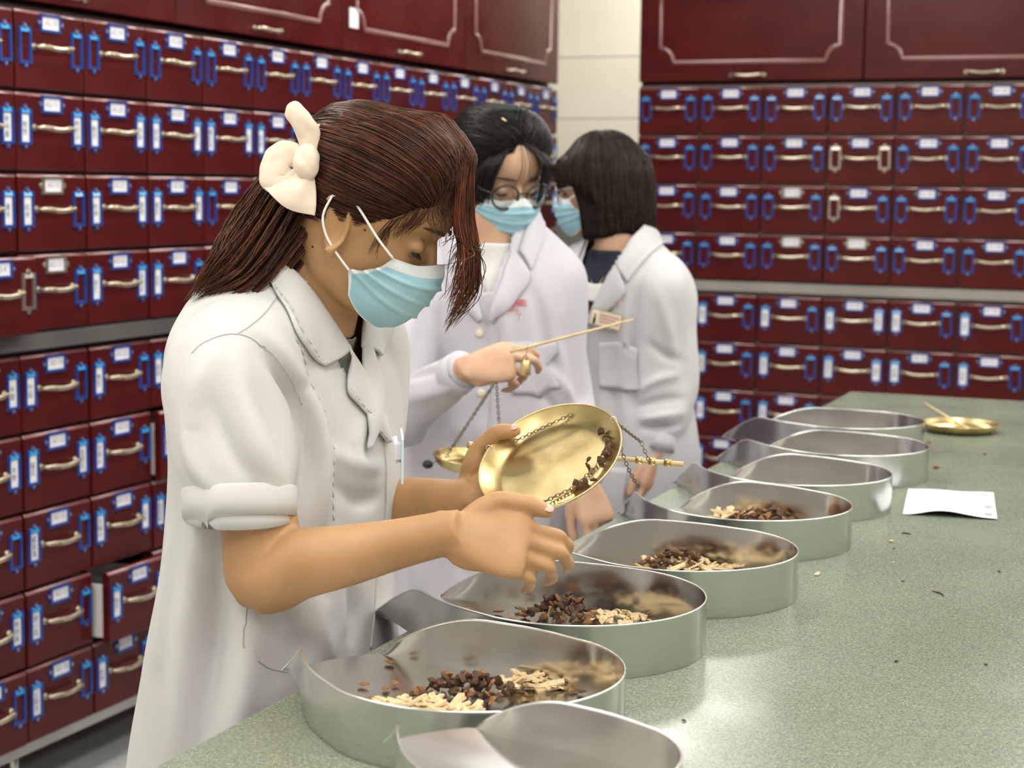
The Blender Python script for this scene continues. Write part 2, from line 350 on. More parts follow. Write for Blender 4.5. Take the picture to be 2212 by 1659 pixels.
def cabinet(loc, rz, label, cols, code0, prefix, cfg, cw=CW, z_off=0):
    """one unit: body, two doors, 9 rows of drawers; local x right, y inwards, z up"""
    t = thing('medicine_cabinet', label, 'cabinet', loc, rz, 'drawer cabinets along the walls')
    W = cols*cw; D = .5; zt = 2.45
    q = MB()
    q.box((W/2, D-.01, zt/2+.08), (W, .02, zt-.16))                       # back
    for x in (.006, W-.006): q.box((x, D/2+.012, (zt+.16)/2), (.012, D-.02, zt-.16))
    for z in (.165, 1.108, Z_UP+.004, zt-.01): q.box((W/2, D/2+.012, z), (W, D-.02, .012))
    q.build('body', M['lacquer_dark'], t)
    q = MB()                                                              # grid of edges behind the drawer fronts
    for i in range(cols+1): q.box((min(max(i*cw, .004), W-.004), .008, (Z_UP+.163)/2), (.008, .012, Z_UP-.163))
    for r in range(5): q.box((W/2, .009, Z_UP-r*RH-.002), (W, .010, .007))
    for r in range(6): q.box((W/2, .009, Z_LOW-r*RH-.002), (W, .010, .007))
    q.build('face_frame', cfg.get('edge', M['edging']), t)
    q = MB(); q.box((W/2, -.004, 1.100), (W, .050, .034)); q.add([(0, -.029, 1.117), (W, -.029, 1.117), (W, .0, 1.123), (0, 0, 1.123)], [(0, 1, 2, 3)])
    q.build('ledge', cfg.get('ledge', M['ledge']), t)
    q = MB(); q.box((W/2, .0, .149), (W, .034, .024)); q.build('bottom_rail', M['ledge'], t)
    for x in (.28, W-.28):
        for y in (.05, D-.06):
            q = MB(); q.tube([(x, y, .14), (x, y, .03)], .011, 10); lg = q.build('leg', M['steel'], t)
            q = MB(); q.tube([(x, y, .035), (x, y, .03), (x, y, .012), (x, y, .0005)], [.012, .02, .028, .03], 14); q.build('foot', M['rubber'], lg)
    for k in range(2):                                                    # cupboard doors
        q = MB(); dw = W/2; x0 = k*dw
        b = bevel_box('door', (dw-.005, .02, zt-Z_UP-.02), M['lacquer'], .004, 2)
        d = inst('door', b, t, (x0+dw/2, -.010, (zt+Z_UP)/2+.004))
        off = d.location
        mo = moulding(d, 0, dw, Z_UP+.01-off.z, zt-.01-off.z); mo.location = (0, .010, 0)
        inst('handle', HM, d, (0, -.010, Z_UP+.036-off.z))
    n_ = 0
    for c in range(cols):
        for r in range(9):
            zz = (Z_UP-r*RH if r < 4 else Z_LOW-(r-4)*RH) - RH/2
            x = (c+.5)*cw; pull = cfg.get('pull', {}).get((c, r), 0)
            jit = rnd.uniform(-.0015, .0015)
            d = inst('drawer', DM, t, (x, jit-pull, zz-.003)); d.scale.x = cw/CW
            if pull:
                q = MB(); ww = cw-.03
                for s in (-1, 1): q.box((s*ww/2, .2, -.012), (.012, .4, .13))
                q.box((0, .2, -.075), (ww, .4, .008)); q.box((0, .4, -.012), (ww, .012, .13))
                q.build('drawer_box', M['white_metal'], d)
            inst('handle', HM, d, (0, -.02, RH/2-.083+rnd.uniform(-.0015, .0015)), (0, rnd.uniform(-.02, .02), 0))
            kt = 's' if (c, r) in cfg.get('silver_top', ()) else 'b'
            inst('card_frame', FT[kt], d, (rnd.uniform(-.004, .004), -.02, RH/2-.029+rnd.uniform(-.001, .001)))
            code = code0+c*9+r
            if code > 0 and not cfg.get('nocode'): inst('code_card', code_card('%s-%d' % (prefix, code)), d, (0, -.02, RH/2-.029))
            for s in (-1, 1):
                ks = 's' if (c, r, s) in cfg.get('silver_side', ()) else 'b'
                xx = s*(.0925*cw/CW)+rnd.uniform(-.0012, .0012); z_ = RH/2-.083+rnd.uniform(-.002, .002)
                inst('card_frame', FS[ks], d, (xx, -.02, z_), (0, rnd.uniform(-.02, .02), 0))
                if cfg['card'](c, r, s):
                    inst('name_card', name_card(HERBS[(c*7+r*5+(s > 0)*3) % len(HERBS)] if (c, r, s) not in cfg.get('names', {}) else cfg['names'][(c, r, s)]), d, (xx-.002, -.02, z_-.004))
    return t
# cards seen in the photograph: (column, row, side)
EMPTY_A = {(1, 2, 1), (4, 2, -1), (1, 3, 1), (3, 3, 1), (1, 4, 1), (2, 4, 1), (2, 5, 1), (1, 6, 1), (1, 7, 1), (1, 8, 1), (2, 8, 1), (0, 6, 1), (0, 8, 1), (0, 3, 1), (5, 1, 1), (1, 3, -1)}
def card_A(c, r, s): return r > 0 and (c, r, s) not in EMPTY_A
def card_B(c, r, s): return r > 0 and (c*5+r*3+s) % 4 != 0
def card_C(c, r, s):
    if r < 4: return False
    if s < 0: return c > 0 or r > 5
    return c in (0, 3) and r < 6
XL = -2.58
ROT_L = PI/2
cabinet((XL, 2.868, 0), ROT_L, 'dark red drawer cabinet nearest the camera behind the woman with the cream bow', 7, 1, 'A2',
        dict(card=card_A, silver_top={(1, 2), (1, 3)}, silver_side={(0, 3, 1)}, pull={(0, 3): .05, (2, 7): .045, (3, 5): .025}, edge=M['lacquer_dark'], ledge=M['ledge_dark'],
             names={(1, 4, -1): '竹茹', (1, 5, -1): '菊花', (1, 5, 1): '金银花', (1, 6, -1): '藏菖蒲', (1, 7, -1): '腊小茄', (1, 8, -1): '土荆芥'}))
cabinet((XL, 4.618, 0), ROT_L, 'dark red drawer cabinet at the far left, ending at the cream tiled wall', 7, 64, 'A2', dict(card=card_B, edge=M['lacquer_dark'], ledge=M['ledge_dark']))
cabinet((-2.205, 6.33, 0), 0, 'dark red drawer cabinet facing the camera beyond the end of the green counter', 7, 1, 'A1',
        dict(card=card_C, silver_top={(2, 2), (2, 3), (3, 3)}, silver_side={(3, 1, -1), (3, 1, 1), (3, 2, -1)}), cw=.2465)
cabinet((-2.205+7*.2465+.002, 6.33, 0), 0, 'dark red drawer cabinet at the right edge, beyond the brass tray', 7, 64, 'A1', dict(card=card_B), cw=.2465)
q = MB(); q.box((0, 0, 0), (.055, .002, .06)); o = q.build('door_sticker', M['paper']); o.location = (XL+.0225, 4.685, 1.972); o.rotation_euler = (0, 0, PI/2)
tag(o, 'small white paper sticker on a cupboard door corner above the drawers', 'sticker')
# ================================================================== counter
ZT = .96                                    # counter top
ca = math.atan2(.065, 3.12)                 # the counter stands a degree out of square
t = thing('counter', 'long green speckled laminate counter carrying the row of metal pans', 'counter', (-.924, 4.33, 0), ca)
CL, CWD = 3.75, 1.42
bm = bevel_box('top', (CWD, CL, .032), M['laminate'], .004, 3)
inst('counter_top', bm, t, (CWD/2, -CL/2, ZT-.016))
q = MB(); q.box((CWD/2, -CL/2, (ZT-.032+.1)/2), (CWD-.16, CL-.16, ZT-.032-.1)); q.build('counter_body', M['white_metal'], t)
q = MB(); q.box((CWD/2, -CL/2, .05), (CWD-.26, CL-.26, .1)); q.build('plinth', M['rubber'], t)
for k in range(4):
    me = bevel_box('panel', (.012, (CL-.22)/4-.012, ZT-.19), M['lacquer'], .003, 2)
    inst('door', me, t, (.076, -.11-(k+.5)*(CL-.22)/4, .52)); inst('door', me, t, (CWD-.076, -.11-(k+.5)*(CL-.22)/4, .52))

# ================================================================== dispensing pans
PL, PR, PF, PH = .396, .146, .058, .056
def pan_plan(n_=36):
    """half outline from the front corner to the middle of the back: (u, w, h)"""
    uc = PL-PR
    ctl = [(0, PF), (.022, PF+.004), (.06, .078), (.12, .110), (.18, .134), (uc, PR)]
    half = crom(ctl, 6)
    for k in range(1, 19): a = PI/2*k/18; half.append((uc+PR*math.sin(a), PR*math.cos(a)))
    s = 0; out = []
    for i, p in enumerate(half):
        if i: s += math.hypot(p[0]-half[i-1][0], p[1]-half[i-1][1])
        x = min(1, s/.135); hh = PH*math.sin(PI/2*x)**.85 if s > 0 else 0
        out.append((p[0], p[1], max(hh, .002)))
    return out
half = pan_plan()
LOOP = [(u, -w_, h) for u, w_, h in half]+[(u, w_, h) for u, w_, h in reversed(half[:-1])]     # near corner, round the back, far corner
def pan_meshes():
    q = MB(); th = .0014; n_ = len(LOOP); ins = []
    for i in range(n_):
        a = LOOP[max(i-1, 0)]; c = LOOP[min(i+1, n_-1)]; d = V((c[0]-a[0], c[1]-a[1])).normalized(); nrm = V((-d.y, d.x))
        ins.append((LOOP[i][0]+nrm.x*th, LOOP[i][1]+nrm.y*th))
    vo = []; rows = 6
    def prof(i, k, inner):
        f = k/(rows-1); u, w_, h = LOOP[i]
        if inner: u, w_ = ins[i]
        # the free ends of the wall flare out a little
        fl = .007*max(0, 1-u/.06)*f*f; return V((u-fl*.5, w_+(fl if w_ > 0 else -fl), .0012+h*f))
    for inner in (0, 1):
        vs = [prof(i, k, inner) for k in range(rows) for i in range(n_)]
        fs = [(k*n_+i, k*n_+i+1, (k+1)*n_+i+1, (k+1)*n_+i) for k in range(rows-1) for i in range(n_-1)]
        if inner: fs = [f[::-1] for f in fs]
        q.add(vs, fs, inner, True)
    wall = q.mesh('wall', [M['alu_out'], M['alu_in']])
    q = MB(); pts = [V((p.x, p.y, p.z)) for p in (prof(i, rows-1, 0)*.5+prof(i, rows-1, 1)*.5 for i in range(n_))]
    q.tube(pts, .0013, 6); rim = q.mesh('rim', [M['alu_rim']])
    q = MB()
    lip = [(.0, PF), (-.007, PF*.86), (-.011, PF*.5), (-.0125, 0), (-.011, -PF*.5), (-.007, -PF*.86)]
    outl = [(u, w_) for u, w_, h in LOOP]+lip[1:]
    k = len(outl)
    q.add([(u, w_, 0) for u, w_ in outl]+[(u, w_, .0016) for u, w_ in outl], [tuple(range(k-1, -1, -1))]+[(i, (i+1) % k, (i+1) % k+k, i+k) for i in range(k)], 0)
    q.add([(u, w_, .0016) for u, w_ in outl], [tuple(range(k))], 1)
    bot = q.mesh('bottom', [M['alu_out'], M['alu_in']])
    return wall, rim, bot
PW, PRIM, PBOT = pan_meshes()
def pan(x, y, deg, label, z=ZT, sc=1.0):
    p = thing('dispensing_pan', label, 'pan', (x, y, z+.0003), math.radians(deg), 'aluminium pans lined up on the counter')
    p.scale = (sc, sc, sc)
    inst('bottom', PBOT, p); inst('wall', PW, p); inst('rim', PRIM, p); return p
def pan_pt(P, u, w_): a = P.rotation_euler.z; return V((P.location.x+u*math.cos(a)-w_*math.sin(a), P.location.y+u*math.sin(a)+w_*math.cos(a)))
def pan_c(cx, cy, deg, label, z=ZT):                  # placed by the centre of its round back
    a = math.radians(deg); uc = PL-PR; return pan(cx-uc*math.cos(a), cy-uc*math.sin(a), deg, label, z)
PANS = [
    pan(-.596, 1.230, -36, 'small empty pan nearest the camera, cut by the bottom edge, propped above its neighbours', ZT+.0590, .69),
    pan_c(-.658, 1.440, -30, 'round-backed metal pan with pale sticks and dark chips, nearest filled one'),
    pan_c(-.675, 1.756, -15, 'metal pan below the picking hand, dark chip heap beside cream pieces'),
    pan_c(-.645, 2.053, -20, 'metal pan beyond the fingertips, fifth from the brass tray end'),
    pan_c(-.651, 2.395, -36, 'metal pan whose long thin heap of brown chips fills the back half'),
    pan_c(-.654, 2.705, -34, 'nearly empty metal pan beside the white paper slip'),
    pan_c(-.652, 3.035, -25, 'empty shiny metal pan, second from the brass tray'),
    pan_c(-.720, 3.370, -15, 'farthest metal pan, touching the brass tray at the counter end'),
]
pan_c(-.420, 1.010, -36, 'lowest metal pan under the cropped empty one at the bottom edge')

# ================================================================== herb pieces
def chip_mesh(seed, d, sub=2, amp=.35):
    r = random.Random(seed); bm = bmesh.new(); bmesh.ops.create_icosphere(bm, subdivisions=1, radius=.5)
    for v in bm.verts:
        k = 1+r.uniform(-amp, amp); v.co = V((v.co.x*d[0]*k, v.co.y*d[1]*k, v.co.z*d[2]*(1+r.uniform(-.2, .2))))
    me = bpy.data.meshes.new('chip'); bm.to_mesh(me); bm.free(); return me
def slice_mesh(seed, L, W_, T):
    r = random.Random(seed); q = MB(); n_ = 5; bend = r.uniform(-.25, .25); rings = []
    for i in range(n_):
        f = i/(n_-1); x = (f-.5)*L; w_ = W_*(.55+.45*math.sin(PI*(.12+.76*f)))*r.uniform(.85, 1.1)/2; z = bend*L*(1-(2*f-1)**2)*.5; yo = r.uniform(-.1, .1)*W_
        rings.append([V((x, yo-w_, z-T/2)), V((x, yo+w_, z-T/2)), V((x, yo+w_*.9, z+T/2)), V((x, yo-w_*.9, z+T/2))])
    q.loft(rings, True, True, 0, False); me = bpy.data.meshes.new('slice'); me.from_pydata(q.v, [], q.f); return me
def variants(f, mats):
    out = []
    for k, m in enumerate(mats): me = f(k); me.materials.append(m); out.append(me)
    return out
CHIP_D = variants(lambda k: chip_mesh(k, (.0122, .0092, .0042+.0006*(k % 3)), 2, .45), [M['chip_dark']]*5+[M['chip_brown']]*2)
CHIP_B = variants(lambda k: chip_mesh(20+k, (.0135, .0098, .0038), 2, .42), [M['chip_brown']]*4+[M['chip_dark']]*2)
SLICE = variants(lambda k: slice_mesh(40+k, .030+.004*(k % 3), .0085, .0022), [M['chip_pale']]*5)
CUBE = variants(lambda k: chip_mesh(60+k, (.0115, .009, .0038), 2, .4), [M['chip_pale']]*4)
def heap(P, px, py, ru, rw, hh, n_, meshes, name, label, cat, group, seed, flat=.5):
    r = random.Random(seed); base = P.location.z+.0022; c0 = onz(px, py, base+.004); rt = V((CR.x, CR.y, 0)).normalized(); dp = V((-rt.y, rt.x, 0))
    for i in range(n_):
        rr = math.sqrt(r.random()); th = r.uniform(0, 2*PI); fu, fw = rr*math.cos(th), rr*math.sin(th)
        top = hh*max(0, 1-rr**1.5); zz = base+.003+top*(1-.55*r.random()**2)
        q = c0+rt*(fu*ru)+dp*(fw*rw)
        o = inst(name, r.choice(meshes), None, (q.x, q.y, zz), (r.uniform(-flat, flat), r.uniform(-flat, flat), r.uniform(0, 2*PI)))
        s = r.uniform(.75, 1.25); o.scale = (s, s, s); tag(o, label, cat, group)
def loose(P, spots, meshes, name, label, cat, group, seed):
    r = random.Random(seed)
    for (px, py) in spots:
        q = onz(px, py, P.location.z+.004); o = inst(name, r.choice(meshes), None, (q.x, q.y, P.location.z+.0052), (r.uniform(-.2, .2), r.uniform(-.2, .2), r.uniform(0, 6.28))); tag(o, label, cat, group)
A, B, C_, D_, E_, F_, G_ = PANS[1:]
g = 'dark chips in the nearest filled pan'
heap(A, 1015, 1500, .058, .030, .026, 92, CHIP_D, 'root_chip', 'dark brown root chip in the mixed heap of the nearest filled pan', 'herb chip', g, 1, flat=.9)
g = 'pale sticks in the nearest filled pan'
heap(A, 915, 1532, .050, .018, .010, 55, SLICE, 'root_slice', 'pale yellow root stick in the nearest filled pan', 'herb slice', g, 2, flat=.35)
heap(A, 1140, 1478, .030, .018, .010, 24, SLICE, 'root_slice', 'pale yellow root stick in the nearest filled pan', 'herb slice', g, 3, flat=.4)
loose(A, [(785, 1480), (842, 1432), (834, 1488), (800, 1510), (853, 1478), (960, 1455), (1235, 1490), (1255, 1495)], CHIP_B, 'root_chip', 'single brown root chip apart from the heap in the nearest filled pan', 'herb chip', 'loose chips in the nearest filled pan', 4)
heap(B, 1215, 1330, .046, .030, .030, 80, CHIP_D, 'root_chip', 'dark root chip of the heap below the picking hand', 'herb chip', 'dark chips below the picking hand', 5, flat=.9)
heap(B, 1325, 1335, .044, .026, .010, 60, CUBE, 'root_piece', 'cream root piece in the pan below the picking hand', 'herb piece', 'cream pieces below the picking hand', 6, flat=.6)
loose(B, [(1007, 1318), (1024, 1328), (1077, 1322), (1122, 1316), (1100, 1340), (1110, 1345), (1367, 1320), (1395, 1316), (1380, 1322)], CHIP_B, 'root_chip', 'single chip lying apart in the pan below the picking hand', 'herb chip', 'loose chips below the picking hand', 7)
heap(C_, 1460, 1222, .050, .028, .026, 70, CHIP_D, 'root_chip', 'dark chip heaped in the pan beyond the fingertips', 'herb chip', 'dark chips beyond the fingertips', 8, flat=.9)
heap(C_, 1480, 1226, .062, .036, .008, 45, SLICE, 'root_slice', 'pale slice mixed into the heap beyond the fingertips', 'herb slice', 'pale slices beyond the fingertips', 9, flat=.5)
heap(C_, 1600, 1222, .020, .022, .004, 18, CUBE, 'root_piece', 'tiny cream piece strewn at the back of the pan beyond the fingertips', 'herb piece', 'cream pieces beyond the fingertips', 10, flat=.4)
heap(D_, 1650, 1122, .068, .026, .018, 75, CHIP_B, 'brown_chip', 'brown chip in the long thin heap of the middle pan', 'herb chip', 'brown chips in the middle pan', 11, flat=.8)  # same brown root chips as lie loose in the other pans
heap(D_, 1580, 1118, .035, .022, .012, 26, SLICE, 'root_slice', 'pale slice at the tip end of the middle pan heap', 'herb slice', 'pale slices in the middle pan', 12, flat=.5)
loose(E_, [(1760, 1044), (1778, 1046), (1745, 1046), (1800, 1046)], CHIP_B, 'root_chip', 'chip left over in the nearly empty pan beside the paper slip', 'herb chip', 'left-over chips in the nearly empty pan', 13)
q = onz(1800, 1042, E_.location.z+.012); o = inst('bark_strip', SLICE[1].copy(), None, (q.x, q.y, E_.location.z+.014), (.2, .75, -.4)); o.data.materials[0] = M['chip_brown']
tag(o, 'upright curl of brown bark in the nearly empty pan by the paper slip', 'bark')
heap(G_, 1805, 930, .035, .02, .012, 14, CHIP_D, 'root_chip', 'dark chip in the small heap of the farthest pan', 'herb chip', 'dark chips in the farthest pan', 14, flat=.7)
# crumbs on the counter
for i, (px, py, kind, lab) in enumerate([
        (2022, 1012, 'b', 'largest brown root crumb on the counter, beyond the paper slip'),
        (2005, 957, 'b', 'brown crumb on the counter close to the brass tray'),
        (2127, 982, 'd', 'small dark crumb right of the row, below the brass tray'),
        (2028, 1284, 't', 'thin dark curved twig lying alone on the open counter'),
        (1925, 1172, 'p', 'round pale crumb on the counter below the paper slip'),
        (1766, 1243, 'p', 'pale sliver on the counter beside the pan beyond the fingertips'),
        (1957, 1154, 't', 'short dark thread of root just below the paper slip'),
        (1931, 1186, 'd', 'tiny dark speck next to the round pale crumb'),
        (2158, 1236, 'd', 'tiny brown speck at the right edge of the counter'),
        (1930, 1216, 'p', 'faint pale flake on the counter below the round pale crumb'),
        (1477, 1558, 'd', 'dark speck on the counter right of the nearest filled pan'),
        (1935, 1430, 'd', 'dark speck in the lower open area of the counter'),
        (2130, 1437, 'd', 'dark speck near the lower right corner of the counter'),
        (1950, 1257, 'd', 'tiny brown speck between twig and pale crumb')]):
    p = onz(px, py, ZT); r = random.Random(90+i)
    if kind == 't':
        q = MB(); L = .028 if i == 3 else .014
        q.tube([(-L/2, 0, .0012), (-L/6, .003, .0014), (L/5, .002, .0012), (L/2, -.004, .0012)], [.0006, .0011, .0011, .0006], 6); o = q.build('root_twig', M['chip_dark']); o.location = (p.x, p.y, ZT); o.rotation_euler = (0, 0, -.75 if i == 3 else .2)
    else:
        me = {'b': CHIP_B, 'd': CHIP_D, 'p': CUBE}[kind][i % 3]; s = {0: 1.45, 1: 1.0, 2: .6, 4: .8, 5: 1.0}.get(i, .42)
        o = inst('root_crumb', me, None, (p.x, p.y, ZT+.0030*s), (.1, .1, r.uniform(0, 6))); o.scale = (s, s, s)
    tag(o, lab, 'herb crumb', 'crumbs on the counter')

# ================================================================== paper slip
cs = [onz(*p, ZT) for p in ((1962, 1057), (2146, 1067), (2154, 1124), (1950, 1112))]
t = thing('prescription_slip', 'folded white prescription slip lying on the counter right of the pans', 'paper', (cs[3].x, cs[3].y, ZT))
def slip(u, v): p = cs[0]*(1-u)*(1-v)+cs[1]*u*(1-v)+cs[2]*u*v+cs[3]*(1-u)*v; return V((p.x-cs[3].x, p.y-cs[3].y, .0012+.010*math.sin(PI*u)**2*v**3*(1-.4*u)+.0015*math.sin(5*u+3*v)**2))
q = MB(); n_ = 16
for dz, mi in ((0, 0), (-.0006, 0)):
    q.add([slip(i/n_, j/n_)+V((0, 0, dz)) for j in range(n_+1) for i in range(n_+1)], [(j*(n_+1)+i, j*(n_+1)+i+1, (j+1)*(n_+1)+i+1, (j+1)*(n_+1)+i) for j in range(n_) for i in range(n_)], 0, True)
q.build('sheet', M['paper'], t)
q = MB()
def mark(u0, u1, v0, v1): q.add([slip(u, v)+V((0, 0, .0006)) for u, v in ((u0, v0), (u1, v0), (u1, v1), (u0, v1))], [(0, 1, 2, 3)])
for k in range(7): mark(.42+.033*k, .42+.033*k+.016, .09, .125)
for k in range(5): mark(.875+.016*k, .885+.016*k, .80, .94)
for k in range(3): mark(.89+.025*k, .907+.025*k, .50, .62)
for k in range(4): mark(.86+.022*k, .874+.022*k, .10, .16)
for k in range(3): mark(.04+.02*k, .052+.02*k, .18, .22)
mark(.80, .802, .1, .9)
q.build('print', M['ink_soft'], t)

# ================================================================== brass tray with a small steelyard at the counter end
def dish(R, dep, th=.0012, n_=48, flat=.72):
    """shallow brass dish: profile turned round z, rim at z=dep"""
    pr = [(0, 0), (R*flat*.5, 0), (R*flat, .0006), (R*(flat+.10), dep*.14), (R*(flat+.19), dep*.45), (R*.975, dep*.86), (R, dep)]
    pr = crom(pr, 3); inner = [(max(0, r-th*.9), z+th) for r, z in pr[::-1]]
    rim = [(R+th*.9, dep+th*.6), (R+th*.4, dep+th*1.5), (R-th*.8, dep+th*1.4)]
    full = pr+rim+inner; q = MB(); rings = [[V((max(r, 1e-5)*math.cos(2*PI*j/n_), max(r, 1e-5)*math.sin(2*PI*j/n_), z)) for j in range(n_)] for r, z in full]
    q.loft(rings, False); return q.mesh('dish', [M['brass']])
def chain(q, a, b, sag=0., link_l=.0062, r=.0006, mi=0):
    a, b = V(a), V(b); L = (b-a).length; n_ = max(2, int(L/(link_l*.72)))
    P = [a.lerp(b, i/n_)+V((0, 0, -4*sag*(i/n_)*(1-i/n_))) for i in range(n_+1)]
    for i in range(n_):
        d = (P[i+1]-P[i]).normalized(); e = d.orthogonal().normalized(); e = (Matrix.Rotation(PI/2*(i % 2)+.4, 3, d) @ e); c = (P[i]+P[i+1])/2
        ring = [c+d*(link_l/2*math.cos(2*PI*k/8))+e*(link_l*.33*math.sin(2*PI*k/8)) for k in range(9)]
        q.tube(ring, r, 4, mi, False)
pc = onz(2073, 932, ZT)
t = thing('brass_tray', 'shallow round brass balance tray lying at the far end of the counter', 'tray', (pc.x, pc.y, ZT+.0002))
inst('dish', dish(.083, .017), t)
q = MB(); chain(q, (-.06, .03, .012), (.05, .045, .004), -.003); chain(q, (-.05, -.02, .004), (.03, .02, .003)); q.build('chain', M['chain'], t)
q = MB(); q.tube([(-.090, .085, .046), (-.02, .012, .0235), (.030, -.012, .0045)], [.0018, .0024, .003], 8); o = q.build('balance_rod', M['wood_rod']); o.location = (pc.x, pc.y, ZT)
tag(o, 'thin bone-coloured balance rod resting across the brass tray', 'rod')
q = MB(); q.tube([(0, 0, .0), (0, 0, .011)], [.006, .005], 12); q.tube([(0, 0, .011), (.002, 0, .0145)], .0022, 8); o = q.build('balance_weight', M['paper']); o.location = (pc.x-.016, pc.y-.012, ZT+.0026)
tag(o, 'tiny pale weight lying inside the brass tray', 'weight')
# ================================================================== people: helpers
from mathutils.bvhtree import BVHTree
M['skin'] = new_mat('skin', (.52, .29, .15), .5, spec=.35, sss=.12)
noise_colour(M['skin'], (.42, .235, .105), (.51, .295, .145), 14, 3); noise_bump(M['skin'], 260, .12, .0006)
M['skin_fair'] = new_mat('skin_fair', (.68, .43, .29), .5, spec=.35, sss=.18)
noise_colour(M['skin_fair'], (.54, .33, .215), (.65, .42, .285), 14, 3); noise_bump(M['skin_fair'], 260, .12, .0006)
M['nail'] = new_mat('nail', (.72, .42, .34), .3, spec=.5); noise_colour(M['nail'], (.7, .4, .32), (.75, .46, .38), 30)
def cotton(name, c0, c1):
    m = new_mat(name, c0, .85, spec=.2); noise_colour(m, c0, c1, 5, 4); noise_bump(m, 14, .35, .006, (1, 1, .6), 4); noise_bump(m, 900, .08, .0004)
    n_, l_, b_ = nodes(m); b_.inputs['Sheen Weight'].default_value = .15; return m
M['coat1'] = cotton('white_cotton', (.57, .565, .555), (.63, .625, .615))
M['coat2'] = cotton('lilac_white_cotton', (.535, .52, .575), (.595, .58, .63))
M['coat3'] = cotton('cool_white_cotton', (.53, .53, .545), (.59, .59, .60))
M['stitch_shade'] = new_mat('stitch_shade', (.46, .455, .45), .9); noise_colour(M['stitch_shade'], (.50, .495, .49), (.56, .555, .55), 50)  # stitches and seams, seam shadow lines put into the darker colour
M['trouser'] = new_mat('dark_trousers', (.02, .022, .03), .9); noise_colour(M['trouser'], (.016, .018, .025), (.028, .03, .04), 10)
M['shoe'] = new_mat('shoe', (.03, .03, .03), .5); noise_colour(M['shoe'], (.025, .025, .025), (.04, .04, .04), 10)
M['mask'] = new_mat('mask_blue', (.40, .63, .71), .75, spec=.2); noise_colour(M['mask'], (.31, .55, .66), (.38, .62, .72), 10); noise_bump(M['mask'], 700, .1, .0004)
M['mask_white'] = new_mat('mask_edge', (.74, .78, .80), .8, spec=.2); noise_colour(M['mask_white'], (.70, .75, .78), (.78, .81, .82), 20); noise_bump(M['mask_white'], 900, .2, .0005)
M['elastic'] = new_mat('ear_loop', (.85, .84, .82), .8); noise_colour(M['elastic'], (.82, .81, .79), (.88, .87, .85), 40)
M['satin'] = new_mat('cream_satin', (.80, .68, .54), .45, spec=.35); noise_colour(M['satin'], (.76, .63, .49), (.84, .73, .60), 8); noise_bump(M['satin'], 30, .3, .003)
M['satin'].node_tree.nodes['Principled BSDF'].inputs['Sheen Weight'].default_value = .3
M['lash'] = new_mat('lash', (.012, .008, .007), .7); noise_colour(M['lash'], (.01, .007, .006), (.02, .012, .01), 60)
M['brow'] = new_mat('brow', (.06, .035, .022), .8); noise_colour(M['brow'], (.045, .026, .016), (.08, .048, .03), 90)
M['tee_navy'] = new_mat('navy_tee', (.012, .014, .03), .9); noise_colour(M['tee_navy'], (.010, .012, .026), (.018, .02, .04), 30)
M['tee_white'] = new_mat('white_tee', (.75, .74, .72), .9); noise_colour(M['tee_white'], (.72, .71, .69), (.79, .78, .76), 20)
M['tee_green'] = new_mat('sage_top', (.42, .46, .36), .9); noise_colour(M['tee_green'], (.2, .23, .17), (.55, .58, .48), 45)
M['glass_frame'] = new_mat('black_frame', (.012, .012, .013), .25, coat=.3); noise_colour(M['glass_frame'], (.01, .01, .011), (.018, .018, .02), 20)
M['lens'] = new_mat('lens', (.95, .97, .98), .03, trans=1.); noise_colour(M['lens'], (.94, .96, .97), (.97, .98, .99), 5)
M['lens'].node_tree.nodes['Principled BSDF'].inputs['IOR'].default_value = 1.15
def hair_mats(pre, cols):
    out = []
    for i, c in enumerate(cols):
        m = new_mat('%s_hair' % pre, c, .38, spec=.32); noise_colour(m, tuple(x*.7 for x in c), tuple(x*1.3 for x in c), 60, 3)
        n_, l_, b_ = nodes(m); b_.inputs['Specular Tint'].default_value = (1, .86, .76, 1); out.append(m)
    cm = new_mat('%s_hair_root' % pre, cols[0], .7, spec=.12); noise_colour(cm, tuple(x*.6 for x in cols[0]), cols[0], 40); return out+[cm]

def child(o, root):
    o.parent = root; o.matrix_parent_inverse = Matrix.Translation(-V(root.location)); return o
def from_mesh(name, me, root=None, mats=None):
    o = bpy.data.objects.new(name, me); COL.objects.link(o)
    for m in (mats or []): me.materials.append(m)
    if root is not None: child(o, root)
    return o
def evaluate(me, mods):
    """run modifiers over a mesh and return the result"""
    o = bpy.data.objects.new('tmp', me); COL.objects.link(o)
    for typ, kw in mods:
        md = o.modifiers.new(typ, typ)
        for k, v in kw.items(): setattr(md, k, v)
    dg = bpy.context.evaluated_depsgraph_get(); dg.update()
    out = bpy.data.meshes.new_from_object(o.evaluated_get(dg)); bpy.data.objects.remove(o); return out
def voxel(q, vox, sm=4, fac=.5):
    me = q.mesh('body', []) if isinstance(q, MB) else q
    out = evaluate(me, [('REMESH', dict(mode='VOXEL', voxel_size=vox, use_smooth_shade=True)), ('SMOOTH', dict(factor=fac, iterations=sm))])
    out.polygons.foreach_set('use_smooth', [True]*len(out.polygons)); return out
def bvh_of(me):
    return BVHTree.FromPolygons([v.co.copy() for v in me.vertices], [tuple(p.vertices) for p in me.polygons])
def smoothstep(a, b, x):
    t = min(1, max(0, (x-a)/(b-a))); return t*t*(3-2*t)
def ellring(c, a, b, n=32, p=1., a2=None):
    """ellipse around c; a = front axis vector, a2 = back axis vector, b = side axis vector"""
    out = []
    for j in range(n):
        th = 2*PI*j/n; co, si = math.cos(th), math.sin(th)
        ax = a if co >= 0 or a2 is None else a2
        out.append(c+ax*(math.copysign(abs(co)**p, co))+b*(math.copysign(abs(si)**p, si)))
    return out
